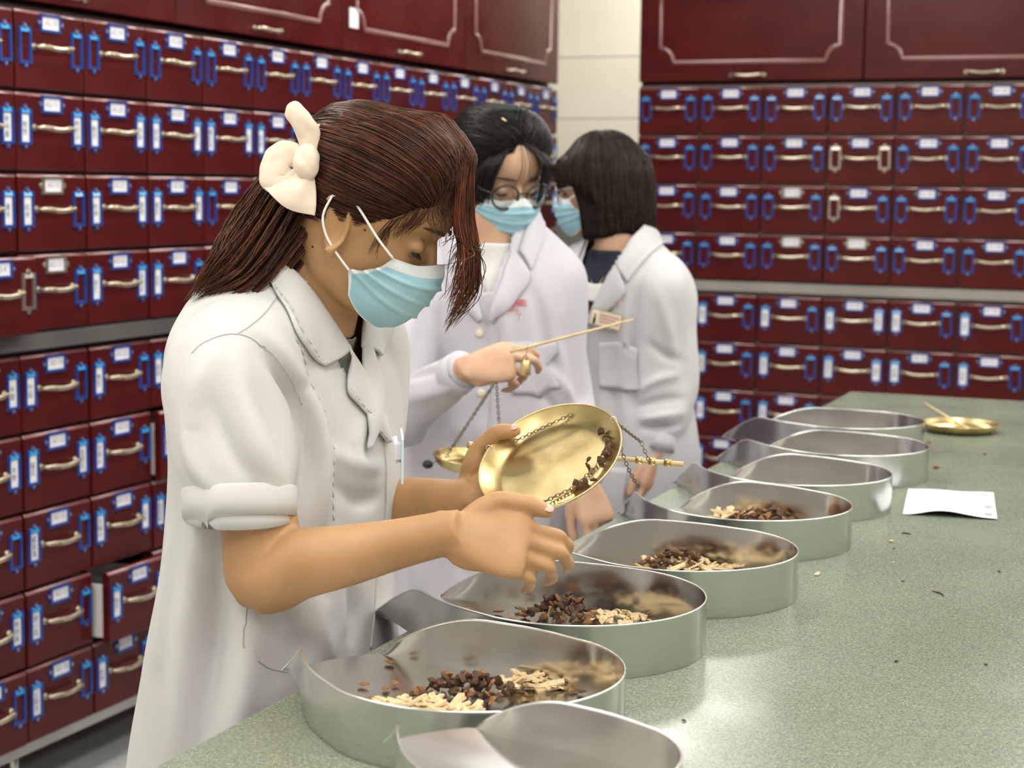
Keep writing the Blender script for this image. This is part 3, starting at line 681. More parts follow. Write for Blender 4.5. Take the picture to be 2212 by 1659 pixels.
def limb(q, P, n=20, m=6, up=None):
    """P: list of (V, r) -> smooth tapered tube"""
    S_ = crom([(*p, *(r if isinstance(r, tuple) else (r, r))) for p, r in P], m)
    q.tube([s[:3] for s in S_], [(s[3], s[4]) for s in S_], n, up=up)

# ------------------------------------------------------------------ head
HEAD_T = [  # u, front, back, half width
    (-.106, .072, .010, .016), (-.100, .086, -.006, .030), (-.086, .093, -.022, .042), (-.066, .0935, -.042, .051), (-.040, .094, -.062, .059),
    (-.014, .0925, -.079, .065), (.012, .0885, -.090, .070), (.030, .0895, -.094, .0725), (.050, .0965, -.094, .074), (.078, .0965, -.092, .0745),
    (.104, .083, -.082, .070), (.124, .056, -.060, .055), (.136, .022, -.034, .028), (.1375, .004, -.008, .006)]
def FC(u): return u*.80 if u < 0 else u           # lower face a little shorter than the table
HEAD_T = [(FC(a), b_, c, e) for a, b_, c, e in HEAD_T]
def UC(u): return u if u < .03 else .03+(u-.03)*.88    # lower vault
class Head:
    def __init__(s, O, f, l, u, sc=1.): s.O, s.f, s.l, s.u, s.sc = V(O), f.normalized(), l.normalized(), u.normalized(), sc
    def w(s, f, l, u): return s.O+(s.f*f+s.l*l+s.u*u)*s.sc
    def loc(s, p): d = (V(p)-s.O)/s.sc; return V((d.dot(s.f), d.dot(s.l), d.dot(s.u)))
    def skull(s, q):
        T = crom(HEAD_T, 4); n = 56; rings = []
        for u, fr, bk, hw in T:
            r = []
            for j in range(n):
                th = 2*PI*j/n; co, si = math.cos(th), math.sin(th)
                ff = (fr if co >= 0 else -bk)*math.copysign(abs(co)**.92, co); ll = hw*math.copysign(abs(si)**.92, si)
                for sg in (-1, 1):                                     # sockets, cheeks
                    d2 = (ll-sg*.031)**2+(u-.024)**2
                    if ff > .03: ff -= .0085*math.exp(-d2/(2*.0125**2)); ff += .004*math.exp(-((ll-sg*.04)**2+(u+.015)**2)/(2*.016**2))
                if ff > .05: ff += .006*math.exp(-(ll**2/(2*.011**2)+(u+.042)**2/(2*.010**2)))
                r.append(s.w(ff, ll, UC(u)))
            rings.append(r)
        q.loft(rings)
        q.tube([s.w(*p) for p in crom([(.080, 0, .040), (.091, 0, .024), (.101, 0, .004), (.1065, 0, -.009), (.100, 0, -.016), (.086, 0, -.018)], 4)],
               [(a*s.sc) for a in [x[0] for x in crom([(.005,), (.0065,), (.008,), (.0105,), (.010,), (.006,)], 4)]], 14)
        for sg in (-1, 1):
            q.tube([s.w(.090, sg*.008, -.015), s.w(.099, sg*.0100, -.0135), s.w(.094, sg*.0115, -.010)], [.004*s.sc, .0062*s.sc, .004*s.sc], 10)
            # lowered eyelid
            q.loft([ellring(s.w(.0765, sg*.031, .021)+s.f*(.0125*s.sc*math.sin(a)), s.l*(.0125*s.sc*math.cos(a)), s.u*(.0105*s.sc*math.cos(a)), 14) for a in [x*PI/12-PI/2+.02 for x in range(13)]])
            # ear: shell plus helix
            e = lambda df, dl, du: s.w(-.004+df-.25*du, sg*(.0695+dl*.8), .002+du)
            q.loft([[e(k*math.cos(2*PI*j/16)*.015, dl+.006*math.cos(2*PI*j/16)*-1*.5, k*math.sin(2*PI*j/16)*.030-.002*(1-math.sin(2*PI*j/16))) for j in range(16)] for k, dl in ((.3, -.004), (.9, -.002), (1, .002), (.85, .005), (.3, .0035))])
            hp = [e(math.cos(a)*.0165-.001, .009+.004*math.sin(a)**2-.004*math.cos(a), math.sin(a)*.031) for a in [(-.62+x*1.35/11)*PI+.35 for x in range(12)]]
            q.tube(hp, [.0030*s.sc]*len(hp), 8)
            q.tube([e(.004, .003, -.024), e(.003, .005, -.033), e(.007, .002, -.037)], [.005*s.sc, .0065*s.sc, .004*s.sc], 10)
    def surf(s, u, th, off=0.):
        """point on the skull at height u and azimuth th (0 front, + left)"""
        T = HEAD_T; i = 0
        while i < len(T)-2 and T[i+1][0] < u: i += 1
        k = min(1, max(0, (u-T[i][0])/(T[i+1][0]-T[i][0]))); fr, bk, hw = (T[i][j]*(1-k)+T[i+1][j]*k for j in (1, 2, 3))
        co, si = math.cos(th), math.sin(th)
        return s.w((fr+off if co >= 0 else -(bk-off))*math.copysign(abs(co)**.92, co), (hw+off)*math.copysign(abs(si)**.92, si), UC(u))
def face_details(H, root, sg_list=(-1, 1), brow=True, lash_drop=.0):
    for sg in sg_list:
        q = MB(); P = [H.w(.0885-.0125*(a/1.2)**2*.55, sg*(.031+.0128*math.sin(a)), .0150+lash_drop-.0028*math.cos(a)) for a in [x*2.6/8-1.3 for x in range(9)]]
        q.tube(P, [.0006, .001, .0013, .0014, .0015, .0016, .0017, .0015, .0007], 6)
        for k in range(9):
            p = P[k]; q.tube([p, p+(H.f*.005+H.u*-.0028+H.l*(sg*.0006*(k-3)))*H.sc], [.0005, .0001], 4)
        child(q.build('eyelashes', M['lash']), root)
        if brow:
            q = MB(); P = [H.w(.0985-.00030*(k-1)**2*1.5, sg*(.012+.0042*k), .0455+.0018*math.sin(k*.45)) for k in range(9)]
            q.tube(P, [(.0006, .0004), (.0016, .0006), (.0022, .0008), (.0024, .0008), (.0024, .0008), (.0022, .0008), (.0018, .0007), (.0012, .0005), (.0004, .0003)], 8, up=tuple(H.u)); child(q.build('eyebrow', M['brow']), root)
def surgical_mask(H, root, loop_pts=None, name='face_mask', drop=0., mats=None):
    """pleated mask: rows from the nose bridge to below the chin, mirrored about the middle"""
    # per row: list of (f, l, u) from the middle to the side edge
    R = [[(.113, 0, .017), (.107, .013, .012), (.094, .030, .004), (.083, .047, .002), (.070, .0625, .001)],
         [(.121, 0, .000), (.117, .014, -.003), (.104, .032, -.010), (.088, .050, -.014), (.064, .066, -.017)],
         [(.122, 0, -.022), (.118, .016, -.024), (.106, .035, -.027), (.086, .053, -.029), (.055, .0655, -.028)],
         [(.119, 0, -.046), (.115, .016, -.047), (.104, .034, -.047), (.082, .052, -.045), (.046, .064, -.038)],
         [(.113, 0, -.070), (.109, .016, -.070), (.097, .034, -.068), (.074, .051, -.062), (.034, .064, -.046)],
         [(.103, 0, -.091), (.099, .015, -.091), (.088, .032, -.088), (.068, .048, -.080), (.040, .0595, -.062)],
         [(.088, 0, -.106), (.085, .014, -.106), (.077, .029, -.103), (.062, .044, -.095), (.046, .055, -.079)]]
    rows = crom([sum(([*p] for p in crom(r, 5)), []) for r in R], 6)
    half = [[V(r[i:i+3]) for i in range(0, len(r), 3)] for r in rows]; m = len(half[0]); nr = len(half)
    vs, fs, mi = [], [], []; q = MB()
    for layer, off in ((0, 0.), (1, -.0012)):
        G = []
        for i, r in enumerate(half):
            v = i/(nr-1); row = []
            for s in range(-(m-1), m):
                p = r[abs(s)].copy(); p.y *= -1 if s < 0 else 1
                c = p-V((.03, 0, -.03)); edge = abs(s)/(m-1)
                # pleats: three folds that open downwards
                pl = 0
                for v0 in (.28, .47, .64): pl += .0034*(smoothstep(v0-.05, v0, v)-smoothstep(v0, v0+.012, v))*1.0
                pl *= 1-.35*edge; wr = .0014*noise.noise(V((p.y*60, p.z*90, 3.1+layer*0)))
                p += c.normalized()*(pl+wr+off); row.append(H.w(p.x, p.y, FC(p.z)))
            G.append(row)
        n = 2*m-1; k = len(q.v); q.v += [tuple(p) for r in G for p in r]
        for i in range(nr-1):
            for j in range(n-1):
                f = (k+i*n+j, k+i*n+j+1, k+(i+1)*n+j+1, k+(i+1)*n+j); q.f.append(f if layer else f[::-1])
                edge = abs(j+.5-(m-1))/(m-1); q.mi.append(1 if (i < 5 or i > nr-3 or edge > .93) else 0); q.sm.append(True)
    o = child(q.build(name, mats or [M['mask'], M['mask_white']]), root)
    for sg in (-1, 1):
        q = MB(); up = crom([(.070, .0635, .0005), (.045, .073, .012), (.015, .0785, .028), (-.004, .0815, .036), (-.020, .082, .026)], 5)
        lo = crom([(.035, .0645, -.0465), (.018, .072, -.036), (-.004, .078, -.020), (-.018, .0815, .002), (-.020, .082, .026)], 5)
        for P in (up, lo): q.tube([H.w(a, sg*b_, FC(c)) for a, b_, c in P], .0015*H.sc, 6)
        l = q.build('ear_loop', M['elastic']); l.parent = o
    return o

# ------------------------------------------------------------------ hand
FING = {'i': (.088, .026, (.041, .025, .021), .0082), 'm': (.092, .0075, (.045, .029, .022), .0085), 'r': (.087, -.0115, (.041, .027, .021), .008), 'p': (.078, -.029, (.033, .021, .018), .0070)}
def hand(q, wrist, x, z, side, flex, thumb, sc=1., spread=None):
    """x: towards the knuckles, z: back of the hand, side +1 right / -1 left.  flex: finger -> three bends (deg);
       thumb: three segment directions in hand coordinates (x, thumb side, back)"""
    x = V(x).normalized(); z = V(z); z = (z-x*z.dot(x)).normalized(); y = z.cross(x)*side
    g = lambda a, b_, c: V(wrist)+(x*a+y*b_+z*c)*sc
    prof = crom([(-.012, .0245, .0195, 0), (.01, .0265, .0185, 0), (.035, .034, .0175, -.001), (.06, .0395, .0150, -.001), (.082, .0405, .0125, 0), (.094, .036, .0085, -.001)], 3)
    q.loft([[g(a, ry*math.copysign(abs(math.sin(t))**.8, math.sin(t)), c+rz*math.copysign(abs(math.cos(t))**.8, math.cos(t))) for t in [2*PI*j/20 for j in range(20)]] for a, ry, rz, c in prof])
    q.loft([ellring(g(.035, -.02, -.008)+x*(.03*sc*math.sin(a)), y*(.016*sc*math.cos(a)), z*(.013*sc*math.cos(a)), 12) for a in [k*PI/8-PI/2+.03 for k in range(9)]])
    tips = {}
    for k, (a0, b0, segs, r) in FING.items():
        sp = math.radians((spread or {}).get(k, {'i': 5, 'm': 1, 'r': -3, 'p': -8}[k])); an = 0
        P = [(g(a0-.03, b0*.85, -.002), r*1.15*sc), (g(a0-.006, b0, .0), r*1.1*sc)]; p = V((a0-.006, b0, 0))
        for j, L in enumerate(segs):
            an += math.radians(flex[k][j]); d = V((math.cos(an)*math.cos(sp), math.cos(an)*math.sin(sp), -math.sin(an)))
            ln = L+(.006 if j == 0 else 0); rr = r*(1.0, .93, .82)[j]
            P.append((g(*(p+d*ln*.5)), rr*.96*sc)); p = p+d*ln; P.append((g(*p), rr*(1.02 if j < 2 else .55)*sc))
        tips[k] = (g(*p), (x*d.x+y*d.y+z*d.z)); P.append((g(*(p+d*.003)), r*.2*sc)); limb(q, P, 12, 4)
    p = V((.018, .020, -.006)); P = [(g(*p), .013*sc)]
    for j, (d, L) in enumerate(zip(thumb, (.046, .034, .027))):
        d = V(d).normalized(); P.append((g(*(p+d*L*.55)), (.0155, .0110, .0098)[j]*sc)); p = p+d*L; P.append((g(*p), (.0118, .0104, .0062)[j]*sc))
    tips['t'] = (g(*p), x*d.x+y*d.y+z*d.z); P.append((g(*(p+d*.003)), .002*sc)); limb(q, P, 12, 4)
    return tips
def nail(root, tip, up, w=.0055, l_=.0062):
    p, d = tip; d = d.normalized(); up = (V(up)-d*V(up).dot(d)).normalized(); s_ = d.cross(up)
    c = p-d*.005+up*.0062; q = MB()
    q.loft([ellring(c+up*(.0013*math.sin(a)), d*(l_*math.cos(a)), s_*(w*math.cos(a)), 12) for a in (0, .5, 1., 1.45)]); child(q.build('nail', M['nail']), root)

# ------------------------------------------------------------------ torso / coat
class Torso:
    """rings: (centre, front, back, half width, tilt) bottom to top"""
    def __init__(s, F, rings): s.F = V(F).normalized(); s.L = V((0, 0, 1)).cross(s.F); s.r = rings
    def rings(s, n=48, grow=0., m=5, p=.93):
        out = []
        for c0, c1, c2, fr, bk, hw, ti in crom([(*c, fr, bk, hw, ti) for c, fr, bk, hw, ti in s.r], m):
            f = s.F*math.cos(ti)-V((0, 0, 1))*math.sin(ti)
            out.append(ellring(V((c0, c1, c2)), f*(fr+grow), s.L*(hw+grow), n, p, f*(bk+grow)))
        return out
import numpy as np
def folds_np(me, folds, amp=0., sc=10., stretch=(1, 1, .45), seed=0.):
    """push the cloth along its normals: drape noise, plus ridges (+) and valleys (-) along polylines (points, width, height)"""
    n_ = len(me.vertices); co = np.empty(n_*3); me.vertices.foreach_get('co', co); co = co.reshape(-1, 3)
    me.update(); no = np.empty(n_*3); me.vertices.foreach_get('normal', no); no = no.reshape(-1, 3); d = np.zeros(n_)
    if amp:
        for i in range(n_):
            s_ = V((co[i, 0]*stretch[0], co[i, 1]*stretch[1], co[i, 2]*stretch[2]))*sc+V((seed, seed*1.7, seed*.3))
            d[i] = amp*(noise.noise(s_)+.5*noise.noise(s_*2.1))
    for P, w_, h_ in folds:
        P = np.array([tuple(p) for p in crom([tuple(p) for p in P], 5)]); best = np.full(n_, 1e9); tb = np.zeros(n_)
        for k in range(len(P)-1):
            a, b_ = P[k], P[k+1]; ab = b_-a; t = np.clip(((co-a)@ab)/max(ab@ab, 1e-12), 0, 1); ds = np.linalg.norm(co-(a+t[:, None]*ab), axis=1)
            m_ = ds < best; best[m_] = ds[m_]; tb[m_] = (k+t[m_])/(len(P)-1)
        d += h_*np.sin(np.pi*(.06+.88*tb))*np.exp(-(best/w_)**2)
    me.vertices.foreach_set('co', (co+no*d[:, None]).ravel()); me.update(); return me
def cut(me, tests):
    """delete vertices for which any test is true"""
    bm = bmesh.new(); bm.from_mesh(me)
    bmesh.ops.delete(bm, geom=[v for v in bm.verts if any(t(v.co) for t in tests)], context='VERTS'); bm.to_mesh(me); bm.free(); return me
def cut_plane(me, co, no, near=None, rad=None):
    bm = bmesh.new(); bm.from_mesh(me)
    g = bm.verts[:]+bm.edges[:]+bm.faces[:]
    if near is not None:
        fs = [f for f in bm.faces if (f.calc_center_median()-near).length < rad]; g = list({v for f in fs for v in f.verts})+list({e for f in fs for e in f.edges})+fs
    bmesh.ops.bisect_plane(bm, geom=g, plane_co=co, plane_no=no, clear_outer=True, dist=1e-6); bm.to_mesh(me); bm.free(); return me
def shell(me, th=.0022): return evaluate(me, [('SOLIDIFY', dict(thickness=th, offset=-1))])
def cam_hit(bvh, px, py, fallback=None):
    h = bvh.ray_cast(CAM, ray(px, py).normalized()); return (h[0], h[1]) if h[0] is not None else ((fallback, None) if fallback else (None, None))
def nearest(bvh, p, off=0.):
    c, nn, i, d = bvh.find_nearest(V(p)); 
    if (V(p)-c).dot(nn) < 0 and d > .03: pass
    return c+nn*off
def patch(bvh, rows, off=.004, th=.0025, name='patch', mat=None, root=None, m=4, edge=None):
    """cloth flap laid on a surface; rows: lists of points (same length), smoothed both ways, each point lifted by off (or per row)"""
    R = [[V(p) for p in r] for r in rows]
    R = [[V(p) for p in crom(r, m)] for r in R]; cols = [[V(p) for p in crom([R[i][j] for i in range(len(R))], m)] for j in range(len(R[0]))]
    nr = len(cols[0]); nc = len(cols); q = MB(); vs = []
    for i in range(nr):
        for j in range(nc):
            p = cols[j][i]
            if bvh is not None:
                c, nn, k, d = bvh.find_nearest(p); o_ = off(i/(nr-1), j/(nc-1)) if callable(off) else off
                p = c+nn*o_
            vs.append(p)
    q.add(vs, [(i*nc+j, i*nc+j+1, (i+1)*nc+j+1, (i+1)*nc+j) for i in range(nr-1) for j in range(nc-1)], 0, True)
    me = evaluate(q.mesh(name, []), [('SOLIDIFY', dict(thickness=th, offset=0))]); me.polygons.foreach_set('use_smooth', [True]*len(me.polygons))
    me.materials.append(mat); o = from_mesh(name, me, root); return o
def stitches(bvh, pts, name, root, mat, r=.0008, off=.0012, dash=.006, gap=.003):
    q = MB(); S_ = [V(p) for p in crom([tuple(p) for p in pts], 12)]; acc = 0; cur = [S_[0]]; on = True
    out = []
    for a, b_ in zip(S_[:-1], S_[1:]):
        acc += (b_-a).length; cur.append(b_)
        if acc > (dash if on else gap):
            if on: out.append(cur)
            cur = [b_]; acc = 0; on = not on
    for c in out:
        pp = [(nearest(bvh, p, off) if bvh else p) for p in (c[0], c[-1])]
        q.tube(pp, r, 5)
    if out: child(q.build(name, mat), root)
def seam(bvh, pts, name, root, mat, r=.0009, off=.0004):
    q = MB(); P = [nearest(bvh, p, off) for p in [V(p) for p in crom([tuple(p) for p in pts], 8)]]; q.tube(P, r, 6); child(q.build(name, mat), root)
def strands(name, paths, mats, root, r=.0008, wgt=None, parent=None, n=3):
    q = MB(); R_ = random.Random(len(paths)); mats = mats[:-1]; k = len(mats)
    for P in paths:
        m = len(P); mi = R_.choices(range(k), wgt)[0] if wgt else R_.randrange(k); s = R_.uniform(.7, 1.3)*r
        q.tube(P, [s*(.55+.45*math.sin(PI*min(.999, i/(m-1)*.9+.1))) if i < m-1 else s*.15 for i in range(m)], n, mi, False)
    o = q.build(name, mats); return child(o, root) if parent is None else o
def legs(root, Ht, hip, F, spread=.085, name='trousers'):
    L = V((0, 0, 1)).cross(F)
    for s in (-1, 1):
        q = MB(); b_ = V((hip.x, hip.y, 0))+L*(s*spread)
        limb(q, [(V((b_.x, b_.y, hip.z)), .085), (V((b_.x, b_.y, .5)), .062), (V((b_.x, b_.y, .25)), .055), (V((b_.x, b_.y, .06)), .05)], 18, 5); child(q.build('trouser_leg', M['trouser']), root)
        q = MB(); c = V((b_.x, b_.y, 0)); limb(q, [(c-F*.06+V((0, 0, .035)), .02), (c-F*.04+V((0, 0, .038)), .034), (c+F*.05+V((0, 0, .034)), .036), (c+F*.13+V((0, 0, .025)), .03), (c+F*.17+V((0, 0, .018)), .012)], 16, 4)
        q.v = [(x, y, max(.0006, z)) for x, y, z in q.v]
        child(q.build('shoe', M['shoe']), root)
# ================================================================== woman with the cream bow, picking herbs
def woman_bow():
    YS = at(625, 1000, 2.03).y
    root = thing('person', 'woman in short-sleeved white coat with cream hair bow, holding a brass dish', 'person', (ony(600, 1000, YS).x, YS, 0))
    U_ = V((0, 0, 1)); F = V((1, 0, 0)); L = V((0, 1, 0))
    def C(px, z):                                     # centre of the body at height z, seen at column px
        py = 400
        for _ in range(6): p = ony(px, py, YS); py += (p.z-z)*FPX/2.0
        p = ony(px, py, YS); return V((p.x, YS, z))
    T = Torso(F, [(C(572, .44), .165, .175, .225, 0), (C(580, .62), .158, .162, .215, 0), (C(588, .80), .146, .146, .205, 0), (C(597, .92), .126, .126, .195, 0),
                  (C(611, 1.03), .112, .112, .184, 0), (C(624, 1.14), .117, .112, .180, .05), (C(618, 1.22), .114, .112, .184, .08), (C(612, 1.285), .098, .102, .178, .15),
                  (C(628, 1.335), .080, .090, .130, .3), (C(652, 1.372), .066, .080, .085, .45), (C(672, 1.402), .058, .064, .066, .5), (C(690, 1.440), .050, .056, .056, .5)])
    sh = at(505, 800, 1.885); el = at(578, 1238, 1.85); wr = at(962, 1152, 1.775)
    mir = lambda p: V((p.x, 2*YS-p.y, p.z))
    shl = mir(sh); ell = at(770, 1095, 2.13); wrl_guess = at(990, 1045, 2.06)
    # ---------------- brass dish frame (also gives the left hand its place)
    pc = at(1190, 993, 1.965)
    m_ = (CR*.905+CU*.425).normalized(); up_l = (CR*-.425+CU*.905); n_ = (up_l*.81-CF*.59).normalized(); s_ = n_.cross(m_)
    wl = pc-m_*.120+s_*.056-n_*.040; xl = (m_*.97-s_*.16-n_*.02).normalized()
    # ---------------- skin
    q = MB()
    H = Head(ony(766, 484, YS-.005), V((math.cos(math.radians(14))*math.cos(math.radians(31)), math.sin(math.radians(14))*math.cos(math.radians(31)), -math.sin(math.radians(31)))), V((-math.sin(math.radians(14)), math.cos(math.radians(14)), 0)), V((0, 0, 1)))
    H.u = H.f.cross(H.l).normalized(); H.sc = 1.0
    H.skull(q)
    limb(q, [(C(655, 1.30), .060), (C(672, 1.36), .0615), (C(700, 1.405), .0535), (C(728, 1.45), .052), (C(748, 1.49), .056)], 28, 6)
    q.loft(T.rings(36, -.030)[18:46])
    limb(q, [(sh+V((0, .05, .0)), .036), (sh, .040), (sh.lerp(el, .45), .040), (sh.lerp(el, .8), .0425), (el+V((-.004, 0, -.004)), .0405), (el.lerp(wr, .18)+V((0, 0, .002)), .0385), (el.lerp(wr, .45), .033), (el.lerp(wr, .75), .0265), (wr, (.0235, .0235)), (wr+(wr-el).normalized()*.02, .021)], 24, 6)
    hx = (CR*.975-CU*.17-CF*.05).normalized(); hz = (-CF*.86+CU*.50+CR*.05)
    tips = hand(q, wr, hx, hz, 1, {'i': (26, 34, 20), 'm': (30, 38, 24), 'r': (34, 44, 28), 'p': (40, 48, 30)}, [(.74, .62, .26), (1, .05, .06), (.97, -.20, -.14)], .93, {'i': 7, 'm': 7, 'r': 7, 'p': 8})
    limb(q, [(shl+V((0, -.05, 0)), .036), (shl, .040), (shl.lerp(ell, .5), .040), (ell, .041), (ell.lerp(wl, .25), .038), (ell.lerp(wl, .6), .031), (wl, .0245), (wl+xl*.02, .022)], 24, 6)
    tl = hand(q, wl, xl, -n_, -1, {'i': (-2, 8, 6), 'm': (-2, 8, 6), 'r': (-1, 8, 6), 'p': (0, 8, 6)}, [(.62, .28, -.76), (.86, -.10, -.52), (.96, -.26, .10)], .96)
    body = voxel(q, .0029, 5, .5); from_mesh('body', body, root, [M['skin']])
    nail(root, tips['t'], CU*.8-CF*.7); nail(root, tl['t'], n_)
    face_details(H, root, (-1, 1)); surgical_mask(H, root)
    # moles on the neck
    bb = bvh_of(body); q = MB()
    for px, py in ((675, 533), (700, 487), (788, 497), (940, 485)):
        h, nn = cam_hit(bb, px, py)
        if h: q.loft([ellring(h+nn*(.0009*math.sin(a)), nn.orthogonal().normalized()*(.0016*math.cos(a)), nn.cross(nn.orthogonal()).normalized()*(.0016*math.cos(a)), 8) for a in (0, .7, 1.4)])
    child(q.build('mole', M['chip_dark']), root)
    # ---------------- coat
    q = MB(); q.loft(T.rings(56, .0)[:52])
    slv = [(sh+V((.0, .085, .012)), .060), (sh+V((.0, .035, .012)), .073), (sh+V((-.004, -.004, -.010)), .072), (at(500, 905, 1.87), .067), (at(514, 1000, 1.86), .0645), (at(518, 1060, 1.855), (.0560, .057)), (at(518, 1098, 1.853), (.051, .053))]
    limb(q, slv, 32, 6)
    slvl = [(shl+V((0, -.085, .012)), .060), (shl+V((0, -.035, .012)), .070), (shl, .070), (shl.lerp(ell, .4), .066), (shl.lerp(ell, .68), .056), (shl.lerp(ell, .78), .053)]
    limb(q, slvl, 32, 6)
    coat = voxel(q, .0055, 6, .5); b0 = bvh_of(coat)
    hp = lambda *pts: [cam_hit(b0, px, py)[0] or at(px, py, 1.95) for px, py in pts]
    fl = [(hp((560, 735), (600, 790), (640, 870), (668, 960), (660, 1040), (628, 1120)), 0.0098, -0.0216),      # armhole shadow line
          (hp((592, 735), (650, 820), (690, 930), (700, 1050), (690, 1140)), 0.0131, 0.0126), (hp((640, 740), (700, 860), (725, 980), (730, 1110)), 0.0107, -0.0090),
          (hp((470, 745), (430, 830), (410, 930)), 0.0164, 0.0108), (hp((505, 735), (520, 850), (560, 960), (600, 1050)), 0.0148, 0.0108), (hp((450, 860), (500, 980), (570, 1060)), 0.0115, -0.0090),
          (hp((400, 900), (420, 1000), (480, 1080)), 0.0107, 0.0090), (hp((560, 850), (600, 940), (615, 1020)), 0.0098, -0.0072),
          (hp((430, 1140), (415, 1280), (400, 1420), (380, 1640)), 0.0180, 0.0162), (hp((470, 1180), (470, 1330), (450, 1480), (430, 1650)), 0.0164, -0.0180), (hp((540, 1310), (530, 1450), (500, 1640)), 0.0180, 0.0144),
          (hp((600, 1310), (640, 1380), (660, 1440)), 0.0131, -0.0108), (hp((700, 1290), (690, 1360), (720, 1430)), 0.0148, 0.0108), (hp((760, 1260), (770, 1330), (760, 1400)), 0.0115, -0.0108),
          (hp((700, 960), (760, 1000), (820, 1010)), 0.0098, 0.0072), (hp((720, 1040), (770, 1080), (820, 1075)), 0.0098, -0.0090), (hp((800, 880), (770, 960), (780, 1060)), 0.0115, 0.0072),
          (hp((380, 1130), (365, 1300), (345, 1450)), 0.0131, 0.0108)]
    folds_np(coat, fl, .0035, 9, (1, 1, .4), 2.)
    bc = bvh_of(coat)
    np_co = C(640, 1.386); nn_ = V((.46, 0, .89)).normalized()
    cut_plane(coat, np_co, nn_)
    zb = 1.188
    def vcut(p):
        if p.z < zb: return False
        t_ = (p.z-zb)/(1.37-zb); return p.x > np_co.x+.01 and abs(p.y-YS) < .004+.056*t_**.9
    cut(coat, [vcut])
    hc = at(518, 1112, 1.853); ax = (at(518, 1150, 1.85)-at(516, 1000, 1.86)).normalized()
    hl = shl.lerp(ell, .80); axl = (ell-shl).normalized()
    cut_plane(coat, V((0, 0, .47)), V((0, 0, -1)))
    coat = shell(coat, .002); coat.polygons.foreach_set('use_smooth', [True]*len(coat.polygons)); from_mesh('coat', coat, root, [M['coat1']])
    for a0, axx, rr in ((hc, ax, .0602), (hl, axl, .056)):
        q = MB(); up = V((0, 1, 0)); P = [a0-axx*.030, a0-axx*.027, a0-axx*.012, a0+axx*.003, a0+axx*.005, a0+axx*.003, a0-axx*.012]
        q.loft(tube_rings(P, [rr+.0, rr+.0025, rr+.002, rr+.001, rr-.001, rr-.003, rr-.004], 40, up), False); child(q.build('sleeve_cuff', M['coat1']), root)
    # collar and lapels, near side laid out on the cloth, far side mirrored
    def G(px, py, d=1.93): h = cam_hit(bc, px, py)[0]; return h if h is not None and (h-at(px, py, d)).length < .16 else at(px, py, d)
    inner = [G(604, 560, 2.00), G(640, 592, 1.97), G(688, 655, 1.94), G(725, 712, 1.93), G(752, 755, 1.94)]
    mid = [G(588, 572, 2.0), G(618, 618, 1.97), G(662, 692, 1.93), G(694, 742, 1.92), G(722, 778, 1.93)]
    outer = [G(576, 584, 2.0), G(596, 640, 1.96), G(632, 712, 1.93), G(664, 762, 1.92), G(698, 793, 1.92)]
    lift = lambda v, u: .0045+.005*math.sin(PI*min(1, v*1.25))
    lap_i = [G(738, 738, 1.93), G(772, 790, 1.93), G(800, 840, 1.93), G(824, 895, 1.93), G(838, 955, 1.93)]
    lap_m = [G(742, 770, 1.93), G(762, 815, 1.93), G(785, 855, 1.93), G(812, 905, 1.93), G(833, 955, 1.93)]
    lap_o = [G(750, 796, 1.93), G(745, 846, 1.92), G(772, 880, 1.92), G(800, 915, 1.92), G(829, 956, 1.92)]
    for mm, nm in ((False, 'near'), (True, 'far')):
        g = (lambda R: [[mir(p) for p in r] for r in R]) if mm else (lambda R: R)
        back = [V((C(598, 1.39).x-.004, YS+(.01 if not mm else -.01), 1.394)), V((C(590, 1.375).x-.006, YS+(.01 if not mm else -.01), 1.378)), V((C(578, 1.36).x-.01, YS+(.01 if not mm else -.01), 1.350))]
        rows = g([inner, mid, outer]); rows = [[back[i]]+rows[i] for i in range(3)]
        patch(bc, rows, lift, .003, 'collar', M['coat1'], root, 5)
        patch(bc, g([lap_i, lap_m, lap_o]), lambda v, u: .004+.008*math.sin(PI*v)*(1-u*.6), .003, 'lapel', M['coat1'], root, 5)
    ci = [p+V((0, 0, 0)) for p in outer]
    stitches(bc, [a.lerp(b_, .12) for a, b_ in zip(outer, mid)], 'collar_stitching', root, M['stitch_shade'], .0007, .0085)
    stitches(bc, [a.lerp(b_, .12) for a, b_ in zip(lap_o, lap_m)][1:], 'lapel_stitching', root, M['stitch_shade'], .0007, .0075)
    # seams, placket, pocket
    seam(bc, hp((598, 640), (575, 672), (545, 700), (508, 726)), 'shoulder_seam', root, M['stitch_shade'], .0008)
    seam(bc, hp((418, 765), (452, 738), (508, 724), (560, 738), (610, 800), (648, 880)), 'armhole_seam', root, M['stitch_shade'], .0008)
    stitches(bc, hp((640, 730), (668, 800), (690, 880), (706, 960), (716, 1050), (722, 1140)), 'princess_stitching', root, M['stitch_shade'], .0009, .0008, .005, .004)
    seam(bc, hp((826, 950), (832, 1040), (828, 1130), (812, 1240), (808, 1330), (802, 1400)), 'placket_edge', root, M['stitch_shade'], .0014, .0006)
    seam(bc, hp((533, 1290), (535, 1380), (540, 1425)), 'pocket_edge', root, M['stitch_shade'], .001)
    seam(bc, hp((540, 1424), (585, 1444), (640, 1452), (690, 1442)), 'pocket_edge', root, M['stitch_shade'], .0010, .0002)
    
    # sage top inside the neckline
    rows = [[V((T_.x+.085-.02*abs(k), YS+k*.035, z)) for k in (-1, -.5, 0, .5, 1)] for z, T_ in ((1.285, C(640, 1.285)), (1.25, C(632, 1.25)), (1.20, C(628, 1.20)), (1.14, C(625, 1.14)))]
    patch(bb, rows, .004, .003, 'inner_top', M['tee_green'], root, 4)
